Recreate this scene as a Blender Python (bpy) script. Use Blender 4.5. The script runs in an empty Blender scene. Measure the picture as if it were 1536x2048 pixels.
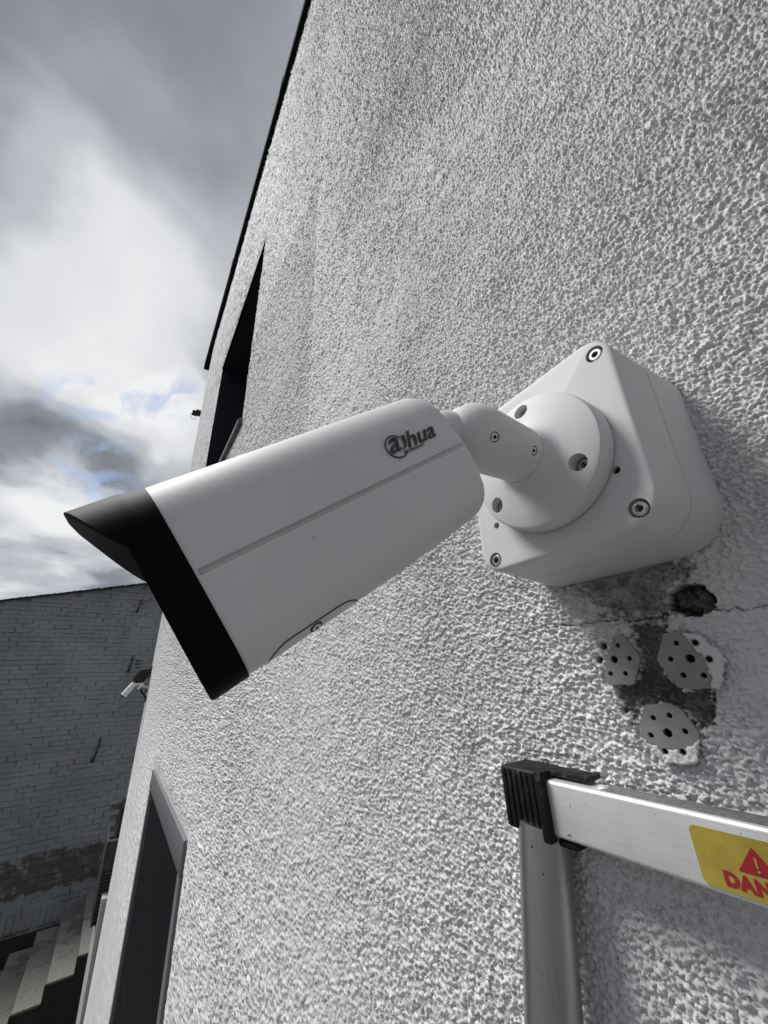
import bpy, bmesh, math, random
import numpy as np
from mathutils import Vector, Matrix
random.seed(7); rng = np.random.default_rng(7)
sc = bpy.context.scene; C = sc.collection
PI = math.pi; RAD = math.radians

# ------------------------------------------------------------------ camera
F = 744.774                      # focal length in photo pixels (photo 1536 x 2048)
R = np.array([[0.83700, 0.18800, 0.51400], [-0.54600, 0.35500, 0.75900], [-0.04000, -0.91600, 0.39900]])
def _setup():
    V = np.array([693.96 - 768, -684.12 - 1024, F]); H = np.array([231.77 - 768, 1371.98 - 1024, F])
    v = V / np.linalg.norm(V); h = H / np.linalg.norm(H); h = h - v * (h @ v); h /= np.linalg.norm(h)
    return np.array([np.cross(h, v), h, v])
R = _setup()                     # rows: world X (into the wall), Y (along the wall), Z (up) in lens axes
cd = bpy.data.cameras.new('camera'); cam = bpy.data.objects.new('camera', cd); C.objects.link(cam)
cd.sensor_fit = 'HORIZONTAL'; cd.sensor_width = 36.0; cd.lens = 36.0 * F / 1536.0
cd.clip_start = 0.01; cd.clip_end = 2000.0
M = Matrix.Identity(4)
for i in range(3):
    M[i][0] = R[i, 0]; M[i][1] = -R[i, 1]; M[i][2] = -R[i, 2]
cam.matrix_world = M
sc.camera = cam
D = 0.27                         # the lens is 27 cm from the wall face (plane x = D); eye level is z = 0
GROUND = -4.1
def ray(px, py): return R @ np.array([px - 768.0, py - 1024.0, F])
def at_x(px, py, x):
    r = ray(px, py); return r * (x / r[0])
def at_y(px, py, y):
    r = ray(px, py); return r * (y / r[1])
def on_plane(px, py, p, n):
    r = ray(px, py); return r * ((np.asarray(p) @ np.asarray(n)) / (r @ np.asarray(n)))
def proj(p):
    c = R.T @ np.asarray(p, float); return (768 + F * c[0] / c[2], 1024 + F * c[1] / c[2])

# ------------------------------------------------------------------ sky, sun, exposure
SUN_DIR = Vector((-0.41, 0.39, 0.83)).normalized()      # towards the sun
sun_el = math.asin(SUN_DIR.z); sun_az = math.atan2(SUN_DIR.x, SUN_DIR.y)
wd = bpy.data.worlds.new('World'); sc.world = wd; wd.use_nodes = True
nt = wd.node_tree; nt.nodes.clear()
def N(t, kind, **kw):
    n = t.nodes.new(kind)
    for k, v in kw.items():
        if k == 'ins':
            for a, b in v.items():
                s = n.inputs[a]
                if isinstance(b, bpy.types.NodeSocket): t.links.new(b, s)
                else: s.default_value = b
        else: setattr(n, k, v)
    return n
def math_(t, op, a, b=None, c=None, clamp=False):
    n = t.nodes.new('ShaderNodeMath'); n.operation = op; n.use_clamp = clamp
    for i, v in enumerate((a, b, c)):
        if v is None: continue
        if isinstance(v, bpy.types.NodeSocket): t.links.new(v, n.inputs[i])
        else: n.inputs[i].default_value = v
    return n.outputs[0]
def smooth(t, v, a, b, lo=0.0, hi=1.0):
    n = N(t, 'ShaderNodeMapRange', interpolation_type='SMOOTHSTEP', ins={'Value': v, 'From Min': a, 'From Max': b, 'To Min': lo, 'To Max': hi})
    return n.outputs['Result']
def sky_world():
    t = nt
    tc = N(t, 'ShaderNodeTexCoord'); d = tc.outputs['Generated']
    sky = N(t, 'ShaderNodeTexSky', sky_type='NISHITA', sun_disc=False)
    sky.sun_elevation = sun_el; sky.sun_rotation = sun_az; sky.altitude = 50
    bg_sky = N(t, 'ShaderNodeBackground', ins={'Color': sky.outputs[0], 'Strength': 0.05})
    sep = N(t, 'ShaderNodeSeparateXYZ', ins={0: d})
    zz = math_(t, 'ADD', math_(t, 'MAXIMUM', sep.outputs['Z'], 0.0), 0.22)
    cx = math_(t, 'DIVIDE', sep.outputs['X'], zz); cy = math_(t, 'DIVIDE', sep.outputs['Y'], zz)
    cl = N(t, 'ShaderNodeCombineXYZ', ins={0: cx, 1: cy, 2: 0.0}).outputs[0]
    n1 = N(t, 'ShaderNodeTexNoise', ins={'Vector': cl, 'Scale': 1.15, 'Detail': 3.0, 'Roughness': 0.42, 'Distortion': 0.5}).outputs['Fac']
    n2 = N(t, 'ShaderNodeTexNoise', ins={'Vector': cl, 'Scale': 2.3, 'Detail': 9.0, 'Roughness': 0.56, 'Distortion': 0.25}).outputs['Fac']
    low = smooth(t, sep.outputs['Z'], 0.62, 0.25)            # puffier, sharper cloud low in the sky
    nn = math_(t, 'ADD', math_(t, 'MULTIPLY', math_(t, 'SUBTRACT', n1, 0.5), 0.42),
               math_(t, 'MULTIPLY', math_(t, 'SUBTRACT', n2, 0.5), math_(t, 'ADD', math_(t, 'MULTIPLY', low, 1.45), 0.34)))
    wob = N(t, 'ShaderNodeTexNoise', ins={'Vector': d, 'Scale': 3.2, 'Detail': 4.0, 'Roughness': 0.5})
    dv = N(t, 'ShaderNodeVectorMath', operation='MULTIPLY_ADD')
    t.links.new(wob.outputs['Color'], dv.inputs[0]); dv.inputs[1].default_value = (0.34, 0.34, 0.34)
    t.links.new(d, dv.inputs[2])
    sh = N(t, 'ShaderNodeVectorMath', operation='SUBTRACT'); t.links.new(dv.outputs[0], sh.inputs[0]); sh.inputs[1].default_value = (0.17, 0.17, 0.17)
    nm = N(t, 'ShaderNodeVectorMath', operation='NORMALIZE'); t.links.new(sh.outputs[0], nm.inputs[0])
    dw = nm.outputs[0]
    def lobe(px, py, deg_in, deg_out):
        v = ray(px, py); v = v / np.linalg.norm(v)
        dt = N(t, 'ShaderNodeVectorMath', operation='DOT_PRODUCT'); t.links.new(dw, dt.inputs[0]); dt.inputs[1].default_value = tuple(v)
        return smooth(t, dt.outputs['Value'], math.cos(RAD(deg_out)), math.cos(RAD(deg_in)))
    # the bright veil in front of the sun, the dark banks and the heavy sheet overhead
    val = math_(t, 'ADD', nn, 0.37)
    for (px, py, a, b, amt) in ((60, 600, 2, 20, 0.42), (260, 640, 3, 18, 0.24), (0, 850, 1, 9, -0.34), (170, 900, 1, 9, -0.20),
                                (60, 20, 8, 32, -0.25), (30, 350, 1, 8, -0.16), (520, 260, 6, 28, 0.22), (320, 860, 1, 8, 0.40), (60, 1000, 1, 8, 0.36),
                                (120, 1130, 2, 12, 0.16), (230, 240, 2, 12, 0.12)):
        val = math_(t, 'ADD', val, math_(t, 'MULTIPLY', lobe(px, py, a, b), amt))
    ramp = N(t, 'ShaderNodeValToRGB', ins={'Fac': val}); e = ramp.color_ramp
    e.interpolation = 'EASE'
    e.elements[0].position = 0.0; e.elements[0].color = (0.13, 0.142, 0.165, 1)
    e.elements[1].position = 1.0; e.elements[1].color = (0.93, 0.94, 0.96, 1)
    for p, c in ((0.28, (0.27, 0.29, 0.325, 1)), (0.55, (0.54, 0.56, 0.595, 1)), (0.8, (0.80, 0.815, 0.84, 1))):
        k = e.elements.new(p); k.color = c
    bg_cl = N(t, 'ShaderNodeBackground', ins={'Color': ramp.outputs['Color'], 'Strength': 0.33})
    # gaps in the cloud
    hole = None
    for (px, py, a, b) in ((205, 800, 0.5, 6), (200, 985, 0.3, 6), (345, 815, 0.3, 3.5)):
        l = lobe(px, py, a, b); hole = l if hole is None else math_(t, 'MAXIMUM', hole, l)
    n3 = N(t, 'ShaderNodeTexNoise', ins={'Vector': d, 'Scale': 11.0, 'Detail': 5.0, 'Roughness': 0.55, 'Distortion': 0.6}).outputs['Fac']
    gap = math_(t, 'MULTIPLY', hole, smooth(t, n3, 0.44, 0.60))
    gap = math_(t, 'MULTIPLY', gap, 0.62)
    mix = N(t, 'ShaderNodeMixShader'); t.links.new(gap, mix.inputs[0])
    t.links.new(bg_cl.outputs[0], mix.inputs[1]); t.links.new(bg_sky.outputs[0], mix.inputs[2])
    out = N(t, 'ShaderNodeOutputWorld'); t.links.new(mix.outputs[0], out.inputs[0])
sky_world()
sl = bpy.data.lights.new('sun', 'SUN'); so = bpy.data.objects.new('sun', sl); C.objects.link(so)
sl.energy = 1.5; sl.angle = RAD(24); sl.color = (1.0, 0.985, 0.97)
so.rotation_euler = (-SUN_DIR).to_track_quat('-Z', 'Y').to_euler()
vs = sc.view_settings
vs.view_transform = 'Standard'; vs.look = 'None'; vs.gamma = 1.0; vs.exposure = 1.5; vs.use_curve_mapping = False
sc.cycles.max_bounces = 6; sc.cycles.diffuse_bounces = 3

# ------------------------------------------------------------------ helpers
def link(o, parent=None):
    C.objects.link(o)
    if parent is not None: o.parent = parent
    return o
def tag(o, label=None, cat=None, group=None, kind=None):
    if label: o['label'] = label
    if cat: o['category'] = cat
    if group: o['group'] = group
    if kind: o['kind'] = kind
    return o
def empty(name, loc, label, cat, group=None):
    o = bpy.data.objects.new(name, None); o.location = loc; o.empty_display_size = 0.05
    link(o); return tag(o, label, cat, group)
def finish(me, mat, smooth_deg=35):
    if mat is not None and len(me.materials) == 0: me.materials.append(mat)
    if smooth_deg:
        me.polygons.foreach_set('use_smooth', np.ones(len(me.polygons), bool)); me.set_sharp_from_angle(angle=RAD(smooth_deg))
    me.update(); return me
def make(name, verts, faces, mat, parent=None, smooth_deg=35):
    """verts in world space; the parent's location is taken off"""
    off = Vector(parent_loc(parent))
    me = bpy.data.meshes.new(name); me.from_pydata([tuple(Vector(v) - off) for v in verts], [], faces)
    bm = bmesh.new(); bm.from_mesh(me); bmesh.ops.recalc_face_normals(bm, faces=bm.faces); bm.to_mesh(me); bm.free()
    finish(me, mat, smooth_deg)
    return link(bpy.data.objects.new(name, me), parent)
def parent_loc(p):
    l = Vector((0, 0, 0))
    while p is not None: l = l + p.location; p = p.parent
    return l
def from_bm(name, bm, mat, parent=None, smooth_deg=35):
    bmesh.ops.translate(bm, vec=-Vector(parent_loc(parent)), verts=bm.verts)
    me = bpy.data.meshes.new(name); bm.to_mesh(me); bm.free(); finish(me, mat, smooth_deg)
    return link(bpy.data.objects.new(name, me), parent)
def bm_box(bm, lo, hi, bevel=0.0, seg=2, mat=None):
    """axis-aligned box, optionally transformed by mat, with rounded edges"""
    b = bmesh.new()
    bmesh.ops.create_cube(b, size=1.0)
    lo = Vector(lo); hi = Vector(hi)
    for v in b.verts: v.co = Vector(((lo[i] + hi[i]) / 2 + v.co[i] * (hi[i] - lo[i])) for i in range(3))
    if bevel > 0: bmesh.ops.bevel(b, geom=list(b.edges), offset=bevel, segments=seg, profile=0.5, affect='EDGES', clamp_overlap=True)
    if mat is not None: bmesh.ops.transform(b, matrix=mat, verts=b.verts)
    me = bpy.data.meshes.new('t'); b.to_mesh(me); b.free(); bm.from_mesh(me); bpy.data.meshes.remove(me)
def box(name, lo, hi, mat, parent=None, bevel=0.0, seg=2, tf=None):
    bm = bmesh.new(); bm_box(bm, lo, hi, bevel, seg, tf); return from_bm(name, bm, mat, parent)
def loft(rings, caps=(True, True)):
    n = len(rings[0]); verts = [tuple(p) for r in rings for p in r]; faces = []
    for i in range(len(rings) - 1):
        for j in range(n):
            k = (j + 1) % n
            faces.append((i * n + j, i * n + k, (i + 1) * n + k, (i + 1) * n + j))
    if caps[0]: faces.append(tuple(range(n))[::-1])
    if caps[1]: faces.append(tuple((len(rings) - 1) * n + j for j in range(n)))
    return verts, faces
def basis(axis, hint=(0, 0, 1)):
    a = Vector(axis).normalized(); h = Vector(hint)
    if abs(a.dot(h.normalized())) > 0.98: h = Vector((0, 1, 0))
    u = (h - a * h.dot(a)).normalized(); return a, u, a.cross(u)
def lathe(origin, axis, prof, seg=32, hint=(0, 0, 1)):
    """prof: (distance along the axis, radius)"""
    a, u, w = basis(axis, hint); o = Vector(origin)
    rings = [[o + a * s + (u * math.cos(2 * PI * j / seg) + w * math.sin(2 * PI * j / seg)) * max(r, 1e-5) for j in range(seg)] for s, r in prof]
    return loft(rings)
def tube_path(pts, rad, seg=10):
    pts = [Vector(p) for p in pts]; rings = []
    ref = Vector((0.13, 0.21, 0.97))
    for i, p in enumerate(pts):
        d = (pts[min(i + 1, len(pts) - 1)] - pts[max(i - 1, 0)]).normalized()
        _, u, w = basis(d, ref); r = rad[i] if isinstance(rad, (list, tuple)) else rad
        rings.append([p + (u * math.cos(2 * PI * j / seg) + w * math.sin(2 * PI * j / seg)) * r for j in range(seg)])
    return loft(rings)
def cut(o, cutters):
    """subtract closed meshes [(verts, faces)] (world space) from an object"""
    off = Vector(parent_loc(o.parent)) + o.location
    bm = bmesh.new()
    for v, f in cutters:
        vs_ = [bm.verts.new(Vector(p) - off) for p in v]
        for q in f: bm.faces.new([vs_[i] for i in q])
    bmesh.ops.recalc_face_normals(bm, faces=bm.faces)
    cm = bpy.data.meshes.new('cutter'); bm.to_mesh(cm); bm.free()
    for m in o.data.materials: cm.materials.append(m)
    co = bpy.data.objects.new('cutter', cm); C.objects.link(co); co.location = off
    md = o.modifiers.new('cut', 'BOOLEAN'); md.operation = 'DIFFERENCE'; md.solver = 'EXACT'; md.object = co
    bpy.context.view_layer.update()
    dg = bpy.context.evaluated_depsgraph_get()
    new = bpy.data.meshes.new_from_object(o.evaluated_get(dg), depsgraph=dg)
    o.modifiers.clear(); old = o.data; o.data = new; new.name = o.name
    bpy.data.objects.remove(co); bpy.data.meshes.remove(cm)
    finish(new, None, 35)
def curve_shape(name, outline, holes, thick, tf, mat, parent=None, bevel=0.0):
    """flat plate with holes: closed 2-D polygons filled and given a thickness, then placed by the matrix tf"""
    cu = bpy.data.curves.new(name, 'CURVE'); cu.dimensions = '2D'; cu.fill_mode = 'BOTH'; cu.extrude = thick / 2; cu.bevel_depth = bevel
    for poly in [outline] + list(holes):
        s = cu.splines.new('POLY'); s.points.add(len(poly) - 1); s.use_cyclic_u = True
        for i, (x, y) in enumerate(poly): s.points[i].co = (x, y, 0, 1)
    o = bpy.data.objects.new(name, cu); C.objects.link(o); bpy.context.view_layer.update()
    me = bpy.data.meshes.new_from_object(o); bpy.data.objects.remove(o); bpy.data.curves.remove(cu)
    me.transform(Matrix.Translation(-Vector(parent_loc(parent))) @ tf); me.name = name; me.materials.clear()
    finish(me, mat, 30); return link(bpy.data.objects.new(name, me), parent)
def text_mesh(name, body, size, tf, mat, parent, bold=0.0, thick=0.0002, spacing=1.0, sx=1.0, shear=0.0):
    cu = bpy.data.curves.new(name, 'FONT'); cu.body = body; cu.size = size; cu.extrude = thick; cu.offset = bold
    cu.space_character = spacing; cu.shear = shear; cu.resolution_u = 4
    o = bpy.data.objects.new(name, cu); C.objects.link(o); bpy.context.view_layer.update()
    me = bpy.data.meshes.new_from_object(o); bpy.data.objects.remove(o); bpy.data.curves.remove(cu)
    me.transform(Matrix.Translation(-Vector(parent_loc(parent))) @ tf @ Matrix.Diagonal((sx, 1, 1, 1))); me.name = name; me.materials.clear()
    finish(me, mat, 0); return link(bpy.data.objects.new(name, me), parent)
def frame_tf(o, x, y):
    x = Vector(x).normalized(); y = Vector(y); y = (y - x * y.dot(x)).normalized(); z = x.cross(y)
    m = Matrix.Identity(4)
    for i in range(3): m[i][0] = x[i]; m[i][1] = y[i]; m[i][2] = z[i]; m[i][3] = o[i]
    return m
def round_poly(pts, r, seg=5):
    out = []; n = len(pts)
    for i in range(n):
        p = Vector(pts[i]); a = (Vector(pts[i - 1]) - p); b = (Vector(pts[(i + 1) % n]) - p)
        rr = min(r, a.length * 0.45, b.length * 0.45); p0 = p + a.normalized() * rr; p1 = p + b.normalized() * rr
        for k in range(seg + 1):
            t = k / seg; out.append(tuple(p0 * (1 - t) ** 2 + p * 2 * t * (1 - t) + p1 * t * t))
    return out
def circle(cx, cy, r, n=20, ph=0.0): return [(cx + r * math.cos(2 * PI * k / n + ph), cy + r * math.sin(2 * PI * k / n + ph)) for k in range(n)]

# numpy noise
def hash2(ix, iy, s):
    h = (ix.astype(np.int64) * 374761393 + iy.astype(np.int64) * 668265263 + s * 2147483647) & 0xFFFFFFFF
    h = ((h ^ (h >> 13)) * 1274126177) & 0xFFFFFFFF
    h = ((h ^ (h >> 16)) * 2246822519) & 0xFFFFFFFF
    return ((h ^ (h >> 15)) & 0xFFFFFF).astype(np.float64) / 16777216.0
def vnoise(x, y, s):
    ix = np.floor(x); iy = np.floor(y); fx = x - ix; fy = y - iy
    fx = fx * fx * fx * (fx * (fx * 6 - 15) + 10); fy = fy * fy * fy * (fy * (fy * 6 - 15) + 10)
    a = hash2(ix, iy, s); b = hash2(ix + 1, iy, s); c = hash2(ix, iy + 1, s); e = hash2(ix + 1, iy + 1, s)
    return (a * (1 - fx) + b * fx) * (1 - fy) + (c * (1 - fx) + e * fx) * fy
def fbm(x, y, s, octv=4, gain=0.5):
    t = 0; a = 1.0; n = 0
    for k in range(octv):
        t = t + a * vnoise(x * 2 ** k + 17.3 * k, y * 2 ** k + 9.1 * k, s + k); n += a; a *= gain
    return t / n
def domes(x, y, s, rad=0.75):
    """heap of rounded grains: for every point the highest grain dome over it"""
    ix = np.floor(x); iy = np.floor(y); best = np.zeros_like(x)
    for dx in (-1, 0, 1):
        for dy in (-1, 0, 1):
            cx = ix + dx; cy = iy + dy
            px = cx + 0.15 + 0.7 * hash2(cx, cy, s); py = cy + 0.15 + 0.7 * hash2(cx, cy, s + 1)
            am = 0.35 + 0.65 * hash2(cx, cy, s + 2); rr = rad * (0.65 + 0.5 * hash2(cx, cy, s + 3))
            q = 1 - ((x - px) ** 2 + (y - py) ** 2) / (rr * rr)
            best = np.maximum(best, am * np.clip(q, 0, 1) ** 0.55)
    return best

# ------------------------------------------------------------------ materials
def new_mat(name):
    m = bpy.data.materials.new(name); m.use_nodes = True; t = m.node_tree
    b = t.nodes['Principled BSDF']; return m, t, b
def pos(t): return N(t, 'ShaderNodeNewGeometry').outputs['Position']
def noise(t, scale, detail=4.0, rough=0.55, vec=None, dist=0.0):
    return N(t, 'ShaderNodeTexNoise', ins={'Vector': vec if vec is not None else pos(t), 'Scale': scale, 'Detail': detail, 'Roughness': rough, 'Distortion': dist}).outputs['Fac']
def mixc(t, f, a, b, blend='MIX'):
    n = t.nodes.new('ShaderNodeMix'); n.data_type = 'RGBA'; n.blend_type = blend
    for i, v in ((0, f), (6, a), (7, b)):
        if isinstance(v, bpy.types.NodeSocket): t.links.new(v, n.inputs[i])
        else: n.inputs[i].default_value = v if i == 0 else (*v, 1.0)
    return n.outputs[2]
def bump(t, b, h, strength, dist, normal=None):
    n = t.nodes.new('ShaderNodeBump'); n.inputs['Distance'].default_value = dist
    if isinstance(strength, bpy.types.NodeSocket): t.links.new(strength, n.inputs['Strength'])
    else: n.inputs['Strength'].default_value = strength
    t.links.new(h, n.inputs['Height'])
    if normal is not None: t.links.new(normal, n.inputs['Normal'])
    t.links.new(n.outputs[0], b.inputs['Normal']); return n.outputs[0]
def setin(t, b, k, v):
    if isinstance(v, bpy.types.NodeSocket): t.links.new(v, b.inputs[k])
    else: b.inputs[k].default_value = (*v, 1.0) if isinstance(v, tuple) and len(v) == 3 else v
def simple(name, col, rough=0.5, metal=0.0, var=0.12, scale=40.0, bscale=0.0, bdist=0.0, spec=0.5, col2=None):
    m, t, b = new_mat(name)
    n = noise(t, scale, 5.0, 0.6)
    c2 = col2 if col2 else tuple(c * (1 - var) for c in col)
    f = smooth(t, n, 0.35, 0.65)
    setin(t, b, 'Base Color', mixc(t, f, col, c2)); b.inputs['Metallic'].default_value = metal
    setin(t, b, 'Roughness', math_(t, 'ADD', math_(t, 'MULTIPLY', n, 0.16), rough - 0.08)); b.inputs['Specular IOR Level'].default_value = spec
    if bscale: bump(t, b, noise(t, bscale, 3.0, 0.5), 0.5, bdist)
    return m

def stucco_mat():
    m, t, b = new_mat('white_roughcast')
    p = pos(t)
    at = lambda n: N(t, 'ShaderNodeAttribute', attribute_name=n).outputs['Fac']
    far, mor_shade, crk_shade = at('far'), at('mortar_and_shade'), at('crack_and_shade')
    big = noise(t, 3.0, 4.0, 0.6, p); mid = noise(t, 42.0, 5.0, 0.6, p); fine = noise(t, 420.0, 3.0, 0.6, p)
    white = mixc(t, smooth(t, big, 0.3, 0.7), (0.635, 0.64, 0.645), (0.58, 0.585, 0.59))
    white = mixc(t, math_(t, 'MULTIPLY', smooth(t, mid, 0.55, 0.8), 0.35), white, (0.47, 0.465, 0.455))
    run = noise(t, 5.0, 4.0, 0.6, N(t, 'ShaderNodeMapping', ins={'Vector': p, 'Scale': (1.0, 2.2, 0.22)}).outputs[0])
    white = mixc(t, math_(t, 'MULTIPLY', smooth(t, run, 0.48, 0.72), 0.45), white, (0.47, 0.47, 0.465))
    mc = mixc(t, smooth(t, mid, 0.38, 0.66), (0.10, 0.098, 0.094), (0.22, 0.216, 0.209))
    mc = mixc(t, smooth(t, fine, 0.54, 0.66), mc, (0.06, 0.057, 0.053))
    col = mixc(t, mor_shade, white, mc)
    col = mixc(t, crk_shade, col, (0.045, 0.042, 0.04))
    setin(t, b, 'Base Color', col); b.inputs['Roughness'].default_value = 0.75; b.inputs['Specular IOR Level'].default_value = 0.25
    n1 = bump(t, b, noise(t, 1500.0, 2.0, 0.5, p), 0.25, 0.00035)
    vor = N(t, 'ShaderNodeTexVoronoi', feature='SMOOTH_F1', ins={'Vector': p, 'Scale': 290.0, 'Smoothness': 0.35, 'Randomness': 1.0}).outputs['Distance']
    hh = math_(t, 'SUBTRACT', math_(t, 'MULTIPLY', noise(t, 130.0, 3.0, 0.6, p), 0.8), vor)
    bump(t, b, hh, math_(t, 'MULTIPLY', far, 1.0), 0.009, n1)
    return m
M_STUCCO = stucco_mat()
def powder(name, col, rough=0.55):
    m, t, b = new_mat(name); p = pos(t)
    n = noise(t, 14.0, 3.0, 0.5, p); s = noise(t, 260.0, 2.0, 0.5, p)
    c = mixc(t, smooth(t, n, 0.35, 0.7), col, tuple(x * 0.96 for x in col))
    c = mixc(t, math_(t, 'MULTIPLY', smooth(t, s, 0.72, 0.78), 0.35), c, tuple(x * 0.6 for x in col))
    setin(t, b, 'Base Color', c); b.inputs['Roughness'].default_value = rough; b.inputs['Specular IOR Level'].default_value = 0.22
    bump(t, b, noise(t, 1900.0, 2.0, 0.5, p), 0.22, 0.00016); return m
M_WHITE = powder('white_powder_coat', (0.60, 0.605, 0.61))
M_BLACK = simple('black_plastic', (0.0026, 0.0028, 0.0035), 0.58, 0, 0.2, 60, 1700, 0.0001, 0.07)
M_VISOR_LIT = simple('visor_underside_lit', (0.045, 0.046, 0.048), 0.75)  # black visor plastic, with the light caught underneath painted in as grey
M_GAP_SHADE = simple('gap_shade', (0.05, 0.05, 0.052), 0.7)  # dark colour painting the shade of gaps and recesses
M_INK = simple('grey_print', (0.035, 0.038, 0.042), 0.6)
M_STEEL = simple('screw_steel', (0.62, 0.61, 0.60), 0.28, 1.0, 0.3, 300)
M_SOCKET = simple('dark_socket', (0.03, 0.03, 0.032), 0.5, 0.6)
M_GLASS_BLACK = simple('lens_glass', (0.01, 0.01, 0.012), 0.08)
M_NYLON = simple('grey_nylon', (0.27, 0.27, 0.265), 0.42, 0, 0.16, 160, 900, 0.0003, 0.4)
M_RUBBLE = simple('rubble', (0.125, 0.12, 0.113), 0.9, 0, 0.5, 120, 700, 0.001, 0.2)
M_DARKPAINT = simple('dark_blue_grey_paint', (0.0055, 0.0068, 0.009), 0.6, 0, 0.12, 5, 0, 0, 0.12)
M_REVEAL = simple('dark_navy_reveal', (0.022, 0.026, 0.036), 0.6, 0, 0.12, 5, 0, 0, 0.2)
M_GREYTRIM = simple('grey_metal_trim', (0.135, 0.14, 0.148), 0.5, 0, 0.1, 8)
M_FASCIA = simple('black_fascia', (0.016, 0.016, 0.017), 0.85, 0, 0.3, 20, 0, 0, 0.03)
M_PANE = simple('dark_window_glass', (0.012, 0.014, 0.018), 0.07)
M_IRON = simple('black_iron', (0.02, 0.018, 0.017), 0.7, 0.2, 0.4, 30)
M_SILL = simple('weathered_sill', (0.17, 0.155, 0.145), 0.7, 0, 0.5, 18, 90, 0.002)
M_YELLOW = None
def alu_mat():
    m, t, b = new_mat('worn_aluminium'); p = pos(t)
    mp = N(t, 'ShaderNodeMapping', ins={'Vector': p, 'Scale': (1.0, 0.035, 1.0)}).outputs[0]
    st = noise(t, 1500.0, 3.0, 0.6, mp); bl = noise(t, 22.0, 4.0, 0.6, p); sp = noise(t, 330.0, 3.0, 0.6, p)
    c = mixc(t, smooth(t, bl, 0.35, 0.7), (0.80, 0.805, 0.81), (0.66, 0.665, 0.675))
    c = mixc(t, math_(t, 'MULTIPLY', smooth(t, st, 0.4, 0.7), 0.22), c, (0.42, 0.42, 0.43))
    spot = smooth(t, sp, 0.69, 0.73)
    c = mixc(t, spot, c, (0.06, 0.05, 0.045))
    setin(t, b, 'Base Color', c); setin(t, b, 'Metallic', math_(t, 'SUBTRACT', 0.55, math_(t, 'MULTIPLY', spot, 0.5)))
    setin(t, b, 'Roughness', math_(t, 'ADD', math_(t, 'MULTIPLY', bl, 0.2), 0.34))
    bump(t, b, st, 0.12, 0.0003); return m
M_ALU = alu_mat()
def stile_mat():
    m, t, b = new_mat('dull_tube_aluminium'); p = pos(t)
    mp = N(t, 'ShaderNodeMapping', ins={'Vector': p, 'Scale': (1.0, 1.0, 0.03)}).outputs[0]
    st = noise(t, 900.0, 3.0, 0.6, mp); sp = noise(t, 260.0, 3.0, 0.6, p)
    c = mixc(t, smooth(t, st, 0.35, 0.7), (0.40, 0.405, 0.41), (0.36, 0.365, 0.37))
    spot = smooth(t, sp, 0.70, 0.74); c = mixc(t, spot, c, (0.03, 0.028, 0.026))
    setin(t, b, 'Base Color', c); b.inputs['Metallic'].default_value = 0.9; b.inputs['Roughness'].default_value = 0.33
    bump(t, b, st, 0.04, 0.0002); return m
M_STILE = stile_mat()
def cap_mat():
    m, t, b = new_mat('scuffed_black_plastic'); p = pos(t)
    n = noise(t, 180.0, 5.0, 0.7, p); s = noise(t, 900.0, 2.0, 0.5, p)
    z = N(t, 'ShaderNodeSeparateXYZ', ins={0: p}).outputs['Z']
    up = smooth(t, z, -0.078, -0.062)
    d = math_(t, 'MULTIPLY', smooth(t, n, 0.52, 0.68), math_(t, 'ADD', math_(t, 'MULTIPLY', up, 0.6), 0.06))
    c = mixc(t, d, (0.005, 0.005, 0.0055), (0.085, 0.085, 0.085)); c = mixc(t, math_(t, 'MULTIPLY', smooth(t, s, 0.74, 0.78), 0.7), c, (0.42, 0.42, 0.42))
    setin(t, b, 'Base Color', c); b.inputs['Roughness'].default_value = 0.55; b.inputs['Specular IOR Level'].default_value = 0.25
    bump(t, b, n, 0.35, 0.0006); return m
M_CAP = cap_mat()
M_DULL = simple('dimmed_rung_aluminium', (0.20, 0.20, 0.205), 0.6, 0.5, 0.25, 260)  # rung aluminium darkened to take down the bright reflection on top
M_YELLOW = simple('yellow_sticker', (0.36, 0.285, 0.045), 0.45, 0, 0.18, 90)
M_RED = simple('red_print', (0.30, 0.012, 0.022), 0.5, 0, 0.15, 120)
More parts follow.
